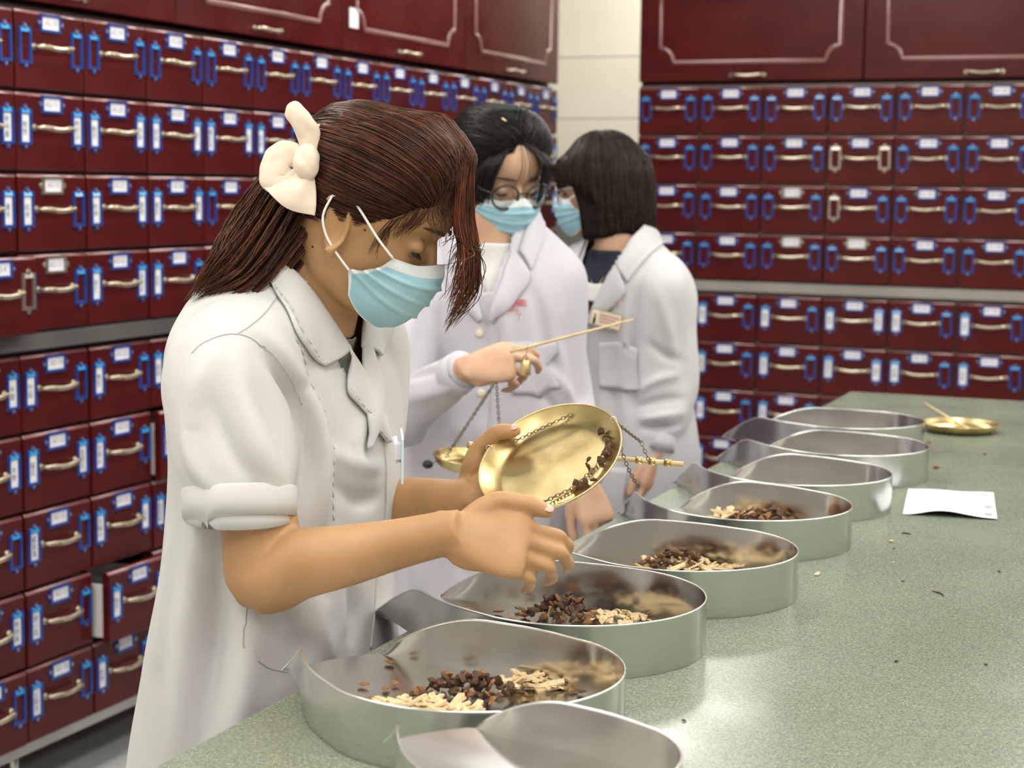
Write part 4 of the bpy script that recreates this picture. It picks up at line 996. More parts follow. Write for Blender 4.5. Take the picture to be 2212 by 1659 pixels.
    # badge clipped to the chest
    bp = at(868, 985, 1.955); q = MB(); rm = Matrix.Rotation(math.radians(119), 3, 'Z') @ Matrix.Rotation(-.1, 3, 'Y')
    q.box(bp, (.052, .0024, .052), 0, rm); q.box(bp+V((-.004, 0, .006)), (.014, .010, .018), 1, rm); q.tube([bp+V((-.010, 0, .022)), bp+V((-.006, 0, .008)), bp+V((-.004, 0, -.008))], .0032, 8, 1)
    child(q.build('name_badge', [M['badge'], M['paper']]), root)
    # ---------------- hair
    hm = hair_mats('auburn', [(.042, .014, .008), (.070, .024, .013), (.11, .040, .020), (.024, .009, .006)])
    hc_ = H.w(.0, 0, .045)
    def hl_u(th):                                      # hairline height by azimuth (0 front, pi back)
        a = abs(th)
        pts = [(0, .096), (.5, .084), (.85, .060), (1.15, .024), (1.36, .006), (1.62, -.004), (1.9, -.018), (2.4, -.034), (PI, -.040)]
        for (a0, u0), (a1, u1) in zip(pts[:-1], pts[1:]):
            if a <= a1: return u0+(u1-u0)*smoothstep(a0, a1, a)
        return -.04
    def thick(u, th): return .003+.007*smoothstep(.02, .12, u)*(.8+.2*math.cos(th))+.008*smoothstep(-.02, .05, u)*(1 if abs(th) < 1.9 else .5)+.017*smoothstep(.045, .11, u)*max(0, math.cos(th*.85))+.006*math.exp(-((abs(th)-1.62)/.2)**2-((u-.01)/.03)**2)
    q = MB(); nt, nu = 64, 18; rings = []
    for i in range(nu+1):
        v = i/nu; r = []
        for j in range(nt):
            th = 2*PI*j/nt; th = th if th <= PI else th-2*PI; u0 = hl_u(th); u = u0+(.1365-u0)*(1-(1-v)**1.6)
            p = H.surf(u, th, -.003 if i == 0 else 0); d = (p-hc_).normalized(); r.append(p+d*(0 if i == 0 else thick(u, th)*smoothstep(0, .25+.4*max(0, math.cos(th)), v)*(1+.12*noise.noise(V((th*3, u*40, 1))))))
        rings.append(r)
    rings.append([sum(rings[-1], V())/nt+H.u*.002]*nt)
    q.loft(rings, False); cap = q.mesh('hair', [hm[-1]]); bh = BVHTree.FromPolygons([V(v) for v in q.v], q.f); from_mesh('hair', cap, root)
    tie = at(688, 352, 1.97); dt = (tie-hc_).normalized(); R_ = random.Random(3)
    def on(d, off): h = bh.ray_cast(hc_, d); return (h[0] if h[0] is not None else hc_+d*.1)+d*off
    paths = []
    for k in range(2900):
        th = R_.uniform(-PI, PI); u0 = hl_u(th); uu = u0+(.135-u0)*R_.random()**1.3; st = H.surf(max(uu, u0), th)
        d0 = (st-hc_).normalized(); ang = d0.angle(dt, 0); 
        if ang < .15: continue
        n_pt = 5+int(ang*5); t_end = R_.uniform(.7, 1.0); P = []; wob = R_.uniform(-.03, .03); off = R_.uniform(.0002, .0028); ph = R_.uniform(0, 6)
        axq = d0.cross(dt).normalized()
        for i in range(n_pt):
            t = i/(n_pt-1)*t_end; d = Matrix.Rotation(ang*t, 3, axq) @ d0; d = (d+axq*wob*math.sin(PI*t)+axq*.006*math.sin(9*t+ph)).normalized(); P.append(on(d, off*math.sin(PI*min(1, t+.12))))
        paths.append(P)
    strands('hair_strands', paths, hm, root, .00066, [3, 4, 3, 3])
    # ponytail
    ctl = [tie+V((0, 0, .0)), at(640, 425, 1.945), at(592, 500, 1.945), at(548, 560, 1.935), at(510, 608, 1.925), at(472, 640, 1.92)]; rad = [.028, .042, .047, .044, .034, .014]
    q = MB(); limb(q, list(zip(ctl, [(r*.85, r*.8) for r in rad])), 20, 5); child(q.build('ponytail', [hm[-1]]), root)
    fr = tube_rings([V(c[:3]) for c in crom([tuple(c) for c in ctl], 5)], [x[0] for x in crom([(r,) for r in rad], 5)], 24, (0, 0, 1)); cen = [sum(r, V())/24 for r in fr]; paths = []
    for k in range(1300):
        j = R_.randrange(24); rr = R_.uniform(.75, 1.08); e0 = R_.randrange(0, 5); e1 = len(fr)-1-int(abs(R_.gauss(0, 3.2))); P = []; ph = R_.uniform(0, 6); out = R_.uniform(0, .016)
        for i in range(e0, max(e0+5, e1)):
            i = min(i, len(fr)-1); t = i/(len(fr)-1); p = cen[i].lerp(fr[i][j], rr)+CR*(.0035*math.sin(9*t+ph))+CU*(.003*math.sin(8*t+.6*j)); 
            if t > .75: p += (CR*-out*1.6+CU*-out*.2)*(t-.75)*4*(.4+rr*.6)
            P.append(p)
        d = (P[-1]-P[-2]); P.append(P[-1]+d*R_.uniform(.5, 2.2)+V((0, 0, -.003)))
        paths.append(P)
    strands('ponytail_strands', paths, hm, root, .0008, [2, 4, 4, 2])
    # fringe hanging off the forehead
    hr = hair_mats('copper', [(.075, .022, .011), (.14, .040, .019), (.045, .014, .008)]); paths = []
    for k in range(290):
        th = max(-.42, R_.gauss(.02, .34)); u0 = R_.uniform(.108, .133); a = on((H.surf(u0, th*.8)-hc_).normalized(), .0015); b_ = H.surf(.084, th, .009+R_.uniform(0, .012)); lk = R_.choice((0, 0, 0, 1, 2, 3))
        dn = V((0, 0, -1)); ln = (R_.uniform(.035, .10), R_.uniform(.07, .12), R_.uniform(.11, .15), R_.uniform(.12, .165))[lk]
        sd = {0: R_.gauss(0, .010), 1: .004, 2: -.004, 3: -.010}[lk]
        c_ = b_+H.f*.006+dn*.03*1; e_ = b_+H.f*(.006+R_.gauss(0, .004))+dn*(ln*.55)+H.l*sd; g_ = b_+H.f*(.000+sd*.6)+dn*ln-CR*(.016*(ln/.15))+H.l*sd*1.5
        if lk: g_ = g_.lerp(at(985, 560+900*(ln-.06), 1.965), .45)
        paths.append([V(p) for p in crom([tuple(x) for x in (a, b_, c_, e_, g_)], 5)])
    strands('fringe', paths, hr, root, .00055, [3, 3, 3])
    paths = []
    for k in range(90):                                # sparse strands across the near side of the forehead
        th = R_.uniform(-.80, -.30); a = on((H.surf(.118, th*.9)-hc_).normalized(), .001); b_ = H.surf(hl_u(th)+.006, th, .006); ln = R_.uniform(.010, .045); c_ = b_+V((0, 0, -ln*.5))+H.f*.004; e_ = b_+V((0, 0, -ln))+H.f*.003+CR*R_.uniform(-.004, .006); paths.append([V(p) for p in crom([tuple(x) for x in (a, b_, c_, e_)], 5)])
    strands('forehead_strands', paths, hm, root, .0003)
    q = MB(); paths = []                               # fine strands at the temple
    for k in range(60):
        th = R_.uniform(-1.10, -.75); a = H.surf(hl_u(th)+.01, th, .004); b_ = H.surf(hl_u(th)-.012, th+R_.uniform(-.05, .05), .003); c_ = H.surf(hl_u(th)-R_.uniform(.02, .04), th+R_.uniform(-.12, .1), .0025); paths.append([V(p) for p in crom([tuple(x) for x in (a, b_, c_)], 5)])
    strands('temple_strands', paths, hm, root, .00035)
    # ---------------- bow
    bow = []
    def leaf(pts, ws, th, name='bow_loop'):
        q = MB(); S_ = crom([(*p, w_) for p, w_ in zip(pts, ws)], 6); q.tube([s[:3] for s in S_], [(th*(.6+.4*math.sin(PI*i/(len(S_)-1))), s[3]) for i, s in enumerate(S_)], 20, up=tuple(-CF)); me = q.mesh(name, [M['satin']])
        me = evaluate(me, [('SUBSURF', dict(levels=1))]); folds_np(me, [], .0018, 45, (1, 1, 1), len(pts)); return child(bpy.data.objects.new(name, me), root) if 0 else from_mesh(name, me, root)
    D = 1.886
    leaf([at(668, 352, D), at(668, 300, D), at(652, 262, D-.004), at(634, 236, D-.004), at(626, 228, D)], [.007, .0125, .0125, .0115, .005], .0065)
    leaf([at(664, 350, D+.02), at(690, 315, D+.02), at(704, 292, D+.02), at(690, 285, D+.015), at(668, 310, D+.012)], [.007, .013, .012, .010, .006], .007)
    leaf([at(660, 352, D+.006), at(630, 335, D+.004), at(604, 345, D+.006), at(592, 385, D+.006), at(618, 398, D+.004), at(650, 372, D)], [.009, .015, .018, .017, .014, .008], .008)
    rows = [[at(650, 372, D-.004), at(662, 376, D-.010), at(674, 372, D-.004)], [at(612, 396, D-.002), at(645, 410, D-.014), at(680, 412, D-.004)], [at(585, 403, D+.004), at(628, 436, D-.012), at(682, 442, D-.006)], [at(570, 405, D+.006), at(622, 448, D-.008), at(680, 465, D-.004)]]
    patch(None, rows, 0, .006, 'bow_tail', M['satin'], root, 6)
    q = MB(); kc = at(662, 350, D-.010); q.loft([ellring(kc+CU*(.021*math.sin(a)), CR*(.0155*math.cos(a)), CF*(.013*math.cos(a)), 20) for a in [k*PI/12-PI/2+.02 for k in range(13)]]); me = evaluate(q.mesh('bow_knot', [M['satin']]), [('SUBSURF', dict(levels=1))])
    folds_np(me, [([kc+CR*-.012+CU*.016-CF*.006, kc-CF*.014, kc+CR*.010+CU*-.016-CF*.006], .004, -.003), ([kc+CR*-.004+CU*.018-CF*.006, kc+CR*.008-CF*.012, kc+CR*.014+CU*-.012-CF*.004], .003, -.002)], .0015, 60, (1, 1, 1), 4); from_mesh('bow_knot', me, root)
    legs(root, 1.58, C(585, .8), F)
    return dict(pc=pc, m=m_, s=s_, n=n_, tips=tips)
M['badge'] = new_mat('badge_plastic', (.55, .72, .80), .15, spec=.5); noise_colour(M['badge'], (.5, .68, .77), (.62, .78, .85), 8)
W1 = woman_bow()

# brass dish in her hand, its chains and beam
def dish_frame(o, pc, m_, s_, n_): o.matrix_world = Matrix(((m_.x, s_.x, n_.x, pc.x), (m_.y, s_.y, n_.y, pc.y), (m_.z, s_.z, n_.z, pc.z), (0, 0, 0, 1)))
pc, m_, s_, n_ = W1['pc'], W1['m'], W1['s'], W1['n']
bd = bpy.data.objects.new('brass_dish', None); link(bd); bd.empty_display_size = .03; tag(bd, 'large round brass balance dish tilted in the hand of the woman with the bow', 'dish')
base = pc-n_*.012; dish_frame(bd, base, m_, s_, n_)
inst('dish', dish(.0865, .0165, .0013, 64, .70), bd)
def P3(m, s, n): return (m, s, n)
q = MB(); chain(q, P3(-.030, .060, .012), P3(.045, .060, .0125), 0, .0058, .00055); q.build('chain', M['chain'], bd)
q = MB(); chain(q, P3(-.048, -.056, .006), P3(.010, -.052, .0035), 0, .0062, .0006); chain(q, P3(.010, -.052, .0035), P3(.052, -.030, .003), 0, .0062, .0006); q.build('chain', M['chain'], bd)
q = MB()
for a in (.12, 2.35, 4.3):
    x, y = .0855*math.cos(a), .0855*math.sin(a); q.tube([V((x+.003*math.cos(t), y+.003*math.sin(t), .0165+.004*math.sin(t*1.0))) for t in [k*PI/5 for k in range(11)]], .0007, 5, 0, False)
q.build('hang_ring', M['steel'], bd)
r = random.Random(5)
for i in range(26):
    if i < 17: m, s = r.gauss(.062, .010), r.gauss(-.028, .008)
    elif i < 23: m, s = r.gauss(.018, .010), r.gauss(-.052, .004)
    else: m, s = ((.066, .012), (.070, -.001), (.035, -.030))[i-23]
    k = math.hypot(m, s)
    if k > .070: m, s = m*.070/k, s*.070/k
    k = math.hypot(m, s); nn = .0045+max(0, k-.058)*.35+(r.uniform(0, .006) if i < 17 else 0)
    o = inst('clinging_chip', CHIP_D[i % 7], None, base+m_*m+s_*s+n_*nn, (r.uniform(0, 6), r.uniform(0, 6), r.uniform(0, 6))); sc = r.uniform(.7, 1.1); o.scale = (sc, sc, sc)
    tag(o, 'dark root chip clinging inside the tilted brass dish', 'herb chip', 'chips in the tilted brass dish')
# steelyard beam held behind the dish
q = MB(); a, b_ = at(1008, 961, 2.07), at(1476, 1003, 2.02)
q.tube([a, a.lerp(b_, .5), a.lerp(b_, .82), b_], [.0022, .0027, .003, .0032], 10)
for t in (.02, .80, .86, .93): c = a.lerp(b_, t); d = (b_-a).normalized(); q.tube([c-d*.004, c+d*.004], .0046, 10, 1)
o = q.build('balance_beam', [M['wood_rod'], M['brass']]); tag(o, 'slim brass-tipped balance beam passing behind the large brass dish', 'balance beam')
q = MB()
chain(q, base+m_*.084+s_*.012+n_*.016, at(1385, 955, 2.03), .0, .006, .0006); chain(q, at(1385, 955, 2.03), at(1402, 995, 2.025), 0, .006, .0006)
chain(q, at(1340, 965, 2.0), at(1375, 1045, 2.02), .004, .006, .0006)
o = q.build('balance_chain', M['chain']); tag(o, 'fine chain trailing from the right rim of the large brass dish', 'chain')
# ================================================================== the two women farther along the counter
def cap_hair(H, root, mats, hl_u, thick, name='hair'):
    hc_ = H.w(.0, 0, .045); q = MB(); nt, nu = 64, 18; rings = []
    for i in range(nu+1):
        v = i/nu; r = []
        for j in range(nt):
            th = 2*PI*j/nt; th = th if th <= PI else th-2*PI; u0 = hl_u(th); u = u0+(.1365-u0)*(1-(1-v)**1.6)
            p = H.surf(max(u, -.1), th, -.003 if i == 0 else 0); d = (p-hc_).normalized(); r.append(p+d*(0 if i == 0 else thick(u, th)*smoothstep(0, .25+.35*max(0, math.cos(th)), v)))
        rings.append(r)
    rings.append([sum(rings[-1], V())/nt+H.u*.002]*nt); q.loft(rings, False); from_mesh(name, q.mesh(name, [mats[-1]]), root)
    return BVHTree.FromPolygons([V(v) for v in q.v], q.f), hc_
def table(pts):
    def f(th):
        a = abs(th)
        for (a0, u0), (a1, u1) in zip(pts[:-1], pts[1:]):
            if a <= a1: return u0+(u1-u0)*smoothstep(a0, a1, a)
        return pts[-1][1]
    return f
def head_at(O, yaw, pitch, roll=0., sc=1.):
    y, p = math.radians(yaw), math.radians(pitch); f = V((math.cos(y)*math.cos(p), math.sin(y)*math.cos(p), -math.sin(p))); l = V((-math.sin(y), math.cos(y), 0))
    if roll: l = Matrix.Rotation(math.radians(roll), 3, f) @ l
    H = Head(O, f, l, V((0, 0, 1)), sc); H.u = H.f.cross(H.l).normalized(); return H
def spectacles(H, root, mat, r=.0255, th=.0020, lens=True):
    q = MB(); fx = .109
    for sg in (-1, 1):
        c = lambda a, k=1.: H.w(fx-.010*((sg*.034+r*k*math.cos(a))/.06)**2, sg*.034+r*k*math.cos(a), .016+r*.95*k*math.sin(a))
        q.tube([c(2*PI*k/28) for k in range(29)], th*H.sc, 8)
        q.tube([H.w(fx-.010, sg*.0575, .022), H.w(.080, sg*.0725, .024), H.w(.03, sg*.079, .026), H.w(-.012, sg*.0795, .022)], .0014*H.sc, 6)
    q.tube([H.w(fx-.0005, -.0115, .022), H.w(fx+.002, 0, .025), H.w(fx-.0005, .0115, .022)], .0014*H.sc, 6); g = child(q.build('spectacles', mat), root)
    if lens:
        for sg in (-1, 1):
            q = MB(); ring = [[H.w(fx+.0004*s2-.010*((sg*.034+r*k*math.cos(a))/.06)**2+.0012*(1-k*k), sg*.034+r*k*math.cos(a), .016+r*.95*k*math.sin(a)) for a in [2*PI*j/24 for j in range(24)]] for k, s2 in ((.02, 1), (.5, 1), (.97, 1), (.97, -1), (.5, -1), (.02, -1))]
            q.loft(ring, True); o = q.build('lens', M['lens']); o.parent = g

def coat_person(kind):
    two = kind == 2
    U_ = V((0, 0, 1))
    if two:
        root_p = at(1075, 900, 3.40); yawT = -74; lab = 'woman in white coat with round black glasses, raising a thin balance rod'
        H = head_at(at(1072, 396, 3.36), -38, 22, 3, 1.02); MC = M['coat2']; SK = M['skin_fair']
    else:
        root_p = at(1335, 900, 3.92); yawT = -112; lab = 'woman with brown bob and white coat standing farthest back, turned away to the left'
        H = head_at(at(1308, 424, 3.90), -172, 6, 0, 1.0); MC = M['coat3']; SK = M['skin_fair']
    root = thing('person', lab, 'person', (root_p.x, root_p.y, 0))
    F = V((math.cos(math.radians(yawT)), math.sin(math.radians(yawT)), 0)); L = U_.cross(F); D0 = 3.40 if two else 3.92; PXM = FPX/D0
    def C(px, z, fwd=0.):
        p = root_p.copy(); r_ = V((CR.x, CR.y, 0)).normalized(); q_ = at(px, 900, D0); return V((q_.x, q_.y, z))+F*fwd
    if two:
        T = Torso(F, [(C(1065, .42), .17, .17, .225, 0), (C(1068, .65), .16, .16, .215, 0), (C(1070, .85), .145, .145, .205, 0), (C(1072, 1.02), .120, .120, .185, 0), (C(1072, 1.14), .118, .115, .178, .0),
                      (C(1070, 1.24), .118, .112, .182, .05), (C(1068, 1.315), .100, .102, .176, .1), (C(1066, 1.365), .080, .090, .130, .2), (C(1066, 1.40, .01), .066, .076, .086, .35), (C(1066, 1.43, .02), .058, .060, .064, .4), (C(1066, 1.47, .03), .05, .052, .055, .4)])
        zn, zb, nx = 1.420, 1.27, .35
        sr = at(890, 668, 3.33); er = at(850, 905, 3.22); wr = at(1000, 800, 3.02)
        slf = at(1185, 655, 3.42); e_l = at(1218, 870, 3.40); w_l = at(1262, 1035, 3.26)
    else:
        T = Torso(F, [(C(1345, .42), .16, .17, .22, 0), (C(1345, .65), .155, .16, .21, 0), (C(1343, .85), .140, .14, .20, 0), (C(1340, 1.00), .120, .12, .182, 0), (C(1338, 1.10), .115, .115, .175, .0),
                      (C(1336, 1.19), .112, .110, .180, .0), (C(1334, 1.265), .098, .102, .178, .05), (C(1332, 1.315), .080, .088, .130, .15), (C(1330, 1.35), .066, .074, .084, .3), (C(1328, 1.38, .008), .056, .058, .062, .3), (C(1326, 1.42, .01), .05, .05, .054, .3)])
        zn, zb, nx = 1.375, 1.16, .3
        sr = at(1232, 600, 3.98); er = at(1215, 820, 4.02); wr = at(1235, 980, 3.95)
        slf = at(1438, 610, 3.84); e_l = at(1452, 815, 3.84); w_l = at(1422, 975, 3.78)
    q = MB(); H.skull(q)
    nb = T.r[-3][0]
    limb(q, [(nb-U_*.07, .058), (nb, .056), (nb.lerp(H.w(-.015, 0, -.06), .55), .049), (H.w(-.018, 0, -.05), .050), (H.w(-.02, 0, 0), .05)], 24, 6)
    q.loft(T.rings(36, -.026)[16:46])
    for sh, el, wr_ in ((sr, er, wr), (slf, e_l, w_l)):
        limb(q, [(sh, .038), (sh.lerp(el, .5), .038), (el, .034), (el.lerp(wr_, .3), .032), (el.lerp(wr_, .7), .027), (wr_, .0235), (wr_+(wr_-el).normalized()*.02, .021)], 20, 5)
    if two:
        hx = (CR*.965+CU*.20-CF*.10).normalized(); hz = (-CF*.86+CU*.48)
        tips = hand(q, wr, hx, hz, 1, {'i': (32, 40, 22), 'm': (38, 44, 24), 'r': (60, 66, 34), 'p': (66, 66, 34)}, [(.72, .35, -.55), (.95, .0, -.35), (.98, .05, .0)], .98, {'i': 4, 'm': 1, 'r': -3, 'p': -7})
        tl = hand(q, w_l, (-CU*.93+CR*.28-CF*.2), (-CF*.85+CR*.35+CU*.2), -1, {'i': (12, 22, 12), 'm': (22, 30, 18), 'r': (28, 34, 20), 'p': (32, 36, 20)}, [(.80, .45, -.30), (.95, .12, -.2), (1, 0, -.1)], .95)
    else:
        tl = hand(q, w_l, (-CU*.96-CR*.22-CF*.1), (-CF*.55+CR*.8), -1, {'i': (14, 24, 14), 'm': (18, 28, 16), 'r': (20, 30, 18), 'p': (22, 32, 18)}, [(.85, .35, -.25), (.95, .12, -.2), (1, 0, -.1)], .95)
        tr = hand(q, wr, (-CU*.96+CR*.15), (-CR*.9+CF*.2), 1, {'i': (14, 24, 14), 'm': (18, 28, 16), 'r': (20, 30, 18), 'p': (22, 32, 18)}, [(.85, .35, -.25), (.95, .12, -.2), (1, 0, -.1)], .95)
    body = voxel(q, .0033 if two else .0042, 4, .5); from_mesh('body', body, root, [SK]); bb = bvh_of(body)
    face_details(H, root); surgical_mask(H, root)
    # ---------------- coat with long sleeves
    q = MB(); q.loft(T.rings(56)[:48])
    for sh, el, wr_, k in ((sr, er, wr, 0), (slf, e_l, w_l, 1)):
        inn = (T.r[6][0]-sh); inn.z = 0; inn.normalize(); ax = (wr_-el).normalized()
        limb(q, [(sh+inn*.075+U_*.012, .058), (sh+inn*.03+U_*.010, .068), (sh.lerp(el, .12), .068), (sh.lerp(el, .5), .062), (el, .060 if k else .056), (el.lerp(wr_, .35), .058 if k else .050), (el.lerp(wr_, .68), .052 if k else .044), (wr_-ax*.028, .036), (wr_-ax*.004, .034)], 28, 6)
    coat = voxel(q, .0058, 6, .5); b0 = bvh_of(coat)
    hp = lambda *pts: [cam_hit(b0, px, py)[0] or at(px, py, D0) for px, py in pts]
    if two:
        fl = [(hp((1040, 640), (1060, 720), (1050, 820)), .014, -.010), (hp((1080, 560), (1090, 700), (1100, 850)), .016, .008), (hp((850, 830), (920, 805), (990, 790)), .012, -.010), (hp((860, 870), (930, 850), (985, 835)), .012, .008),
              (hp((1150, 620), (1175, 720), (1200, 800)), .014, -.012), (hp((1190, 800), (1225, 850), (1245, 880)), .012, .010), (hp((1160, 830), (1200, 880), (1240, 920)), .010, -.010), (hp((1190, 720), (1215, 790), (1220, 860)), .012, .008),
              (hp((960, 880), (980, 960), (970, 1060)), .016, -.008), (hp((1040, 900), (1050, 1000), (1040, 1080)), .018, .008), (hp((900, 900), (910, 1000)), .016, .008), (hp((900, 640), (880, 720), (860, 800)), .016, .010),
              (hp((1000, 1120), (990, 1250)), .02, -.01), (hp((900, 1150), (905, 1280)), .02, .01)]
    else:
        fl = [(hp((1390, 560), (1370, 660), (1360, 780), (1370, 900)), .014, -.013), (hp((1420, 620), (1440, 700), (1460, 790)), .014, .009), (hp((1370, 850), (1420, 820), (1470, 810)), .010, .009), (hp((1375, 880), (1430, 865), (1478, 860)), .009, -.011),
              (hp((1380, 905), (1430, 900), (1480, 890)), .009, .010), (hp((1385, 925), (1430, 925), (1475, 915)), .008, -.010), (hp((1400, 740), (1440, 770), (1475, 780)), .010, -.008), (hp((1290, 720), (1300, 850), (1290, 980)), .018, .008), (hp((1250, 760), (1245, 900), (1250, 1040)), .016, -.008), (hp((1330, 760), (1325, 900), (1340, 1050)), .018, -.007), (hp((1215, 640), (1225, 760), (1220, 860)), .014, .008)]
    folds_np(coat, fl, .0045, 9, (1, 1, .45), 5. if two else 9.); bc = bvh_of(coat)
    cc = T.r[-4][0]; np_co = V((cc.x, cc.y, zn)); cut_plane(coat, np_co, (F*nx+U_).normalized())
    def vcut(p):
        if p.z < zb: return False
        r_ = p-np_co; return r_.dot(F) > .0 and abs(r_.dot(L)) < .004+(.050 if two else .062)*((p.z-zb)/(zn-zb))**.9
    cut(coat, [vcut]); cut_plane(coat, V((0, 0, .46)), V((0, 0, -1)))
    coat = shell(coat, .0025); coat.polygons.foreach_set('use_smooth', [True]*len(coat.polygons)); from_mesh('coat', coat, root, [MC])
    for sh, el, wr_ in ((sr, er, wr), (slf, e_l, w_l)):
        ax = (wr_-el).normalized(); q = MB(); P = [wr_-ax*.034, wr_-ax*.030, wr_-ax*.015, wr_+ax*.002, wr_+ax*.004, wr_+ax*.001, wr_-ax*.012]
        q.loft(tube_rings(P, [.0365, .0385, .0375, .0365, .0345, .0325, .032], 32, (0, 1, 0)), False); child(q.build('sleeve_cuff', MC), root)
    # collar and lapels from body coordinates: (left offset, forward, z) mirrored
    top = T.r[-4][0]
    def Q(l_, f_, z): return V((top.x, top.y, 0))+L*l_+F*f_+U_*z
    dz = zn-1.345
    for s in (-1, 1):
        inner = [Q(0, -.085, 1.372+dz), Q(s*.045, -.070, 1.372+dz), Q(s*.070, -.015, 1.362+dz), Q(s*.070, .045, 1.325+dz), Q(s*.058, .085, 1.275+dz)]
        k2 = .82 if two else 1; outer = [Q(0, -.115, 1.325+dz), Q(s*.062, -.10, 1.325+dz), Q(s*.110*k2, -.02, 1.322+dz), Q(s*.115*k2, .050, 1.285+dz), Q(s*.098*k2, .085, 1.232+dz)]
        midr = [a.lerp(b_, .5) for a, b_ in zip(inner, outer)]
        patch(bc, [inner, midr, outer], lambda v, u: .004+.007*math.sin(PI*min(1, v*1.2)), .003, 'collar', MC, root, 5)
        li = [Q(s*.062, .085, 1.285+dz), Q(s*.045, .10, 1.24+dz), Q(s*.028, .11, 1.195+dz), Q(s*.010, .115, 1.145+dz)]
        kk = .55 if two else .84; lo = [Q(s*.105*kk, .085, 1.232+dz), Q(s*.112*kk, .085, 1.205+dz), Q(s*.070*kk, .105, 1.165+dz), Q(s*.016, .115, 1.135+dz)]
        if two:
            li = [Q(s*.044, .095, 1.285+dz), Q(s*.034, .105, 1.24+dz), Q(s*.022, .112, 1.195+dz), Q(s*.008, .115, 1.145+dz)]
            lo = [Q(s*.075, .095, 1.240+dz), Q(s*.080, .10, 1.215+dz), Q(s*.050, .11, 1.172+dz), Q(s*.014, .115, 1.135+dz)]
        patch(bc, [li, [a.lerp(b_, .5) for a, b_ in zip(li, lo)], lo], lambda v, u: .004+.006*math.sin(PI*v), .003, 'lapel', MC, root, 5)
    zz = zb-.0
    seam(bc, [Q(.012, .14, z+dz) for z in (1.13, 1.05, .95, .85, .7, .55)], 'placket_edge', root, M['stitch_shade'], .0016, .0008)
    for k, z in enumerate((1.115, 1.0, .88)):
        h, nn = (lambda p: (nearest(bc, p, .0015), None))(Q(-.008, .14, z+dz)); q = MB(); e1 = L; e2 = U_; q.loft([ellring(h+F*(.002*math.sin(a)), e1*(.0085*math.cos(a)), e2*(.0085*math.cos(a)), 14) for a in (-.9, 0, .6, 1.1, 1.5)]); child(q.build('button', M['button']), root)
    # chest pocket
    pr = [[Q(s2, .14, z) for s2 in (.055, .085, .115, .14)] for z in (1.10+dz, 1.05+dz, 1.0+dz)]
    patch(bc, pr, .003, .0025, 'chest_pocket', MC, root, 4)
    pr = [[Q(s2*sd, .14, z) for s2 in (.06, .10, .14)] for sd in (1,) for z in (.86, .78, .70)]
    patch(bc, pr, .003, .0025, 'hip_pocket', MC, root, 4)
    # shirt in the neckline
    rows = [[Q(k*.05, .085-.03*abs(k), z+dz) for k in (-1.2, -.6, 0, .6, 1.2)] for z in ((1.300, 1.26, 1.20, 1.13) if not two else (1.285, 1.25, 1.19, 1.13))]
    o = patch(bb, rows, .005, .003, 'inner_top', M['tee_white'] if two else M['tee_navy'], root, 4)
    if not two:
        rows = [[Q(k*.048, .085-.03*abs(k), z+dz) for k in (-1.2, -.6, 0, .6, 1.2)] for z in (1.225, 1.205, 1.185)]; patch(bb, rows, .008, .002, 'shirt_stripe', M['tee_white'], root, 4)
    legs(root, 1.6, T.r[2][0], F); return dict(root=root, H=H, bc=bc, bb=bb, T=T, Q=Q, dz=dz, wr=wr, tips=tips if two else None, L=L, F=F, D0=D0)
M['button'] = new_mat('cream_button', (.72, .66, .50), .35); noise_colour(M['button'], (.68, .62, .46), (.76, .70, .55), 40)
W2 = coat_person(2); W3 = coat_person(3)
def lettering_on(bvh, root, chars, spots, size, mat, name, right, up, off=.0012):
    q = MB()
    for ch, (px, py, rot) in zip(chars, spots):
        h, nn = cam_hit(bvh, px, py)
        if h is None: continue
        vs, fs = text_mesh(ch, size); c, s = math.cos(rot), math.sin(rot)
        q.add([h+right*(v.x*c-v.y*s)+up*(v.x*s+v.y*c)+nn*off-CF*.001 for v in vs], fs)
    if q.v: child(q.build(name, mat), root)

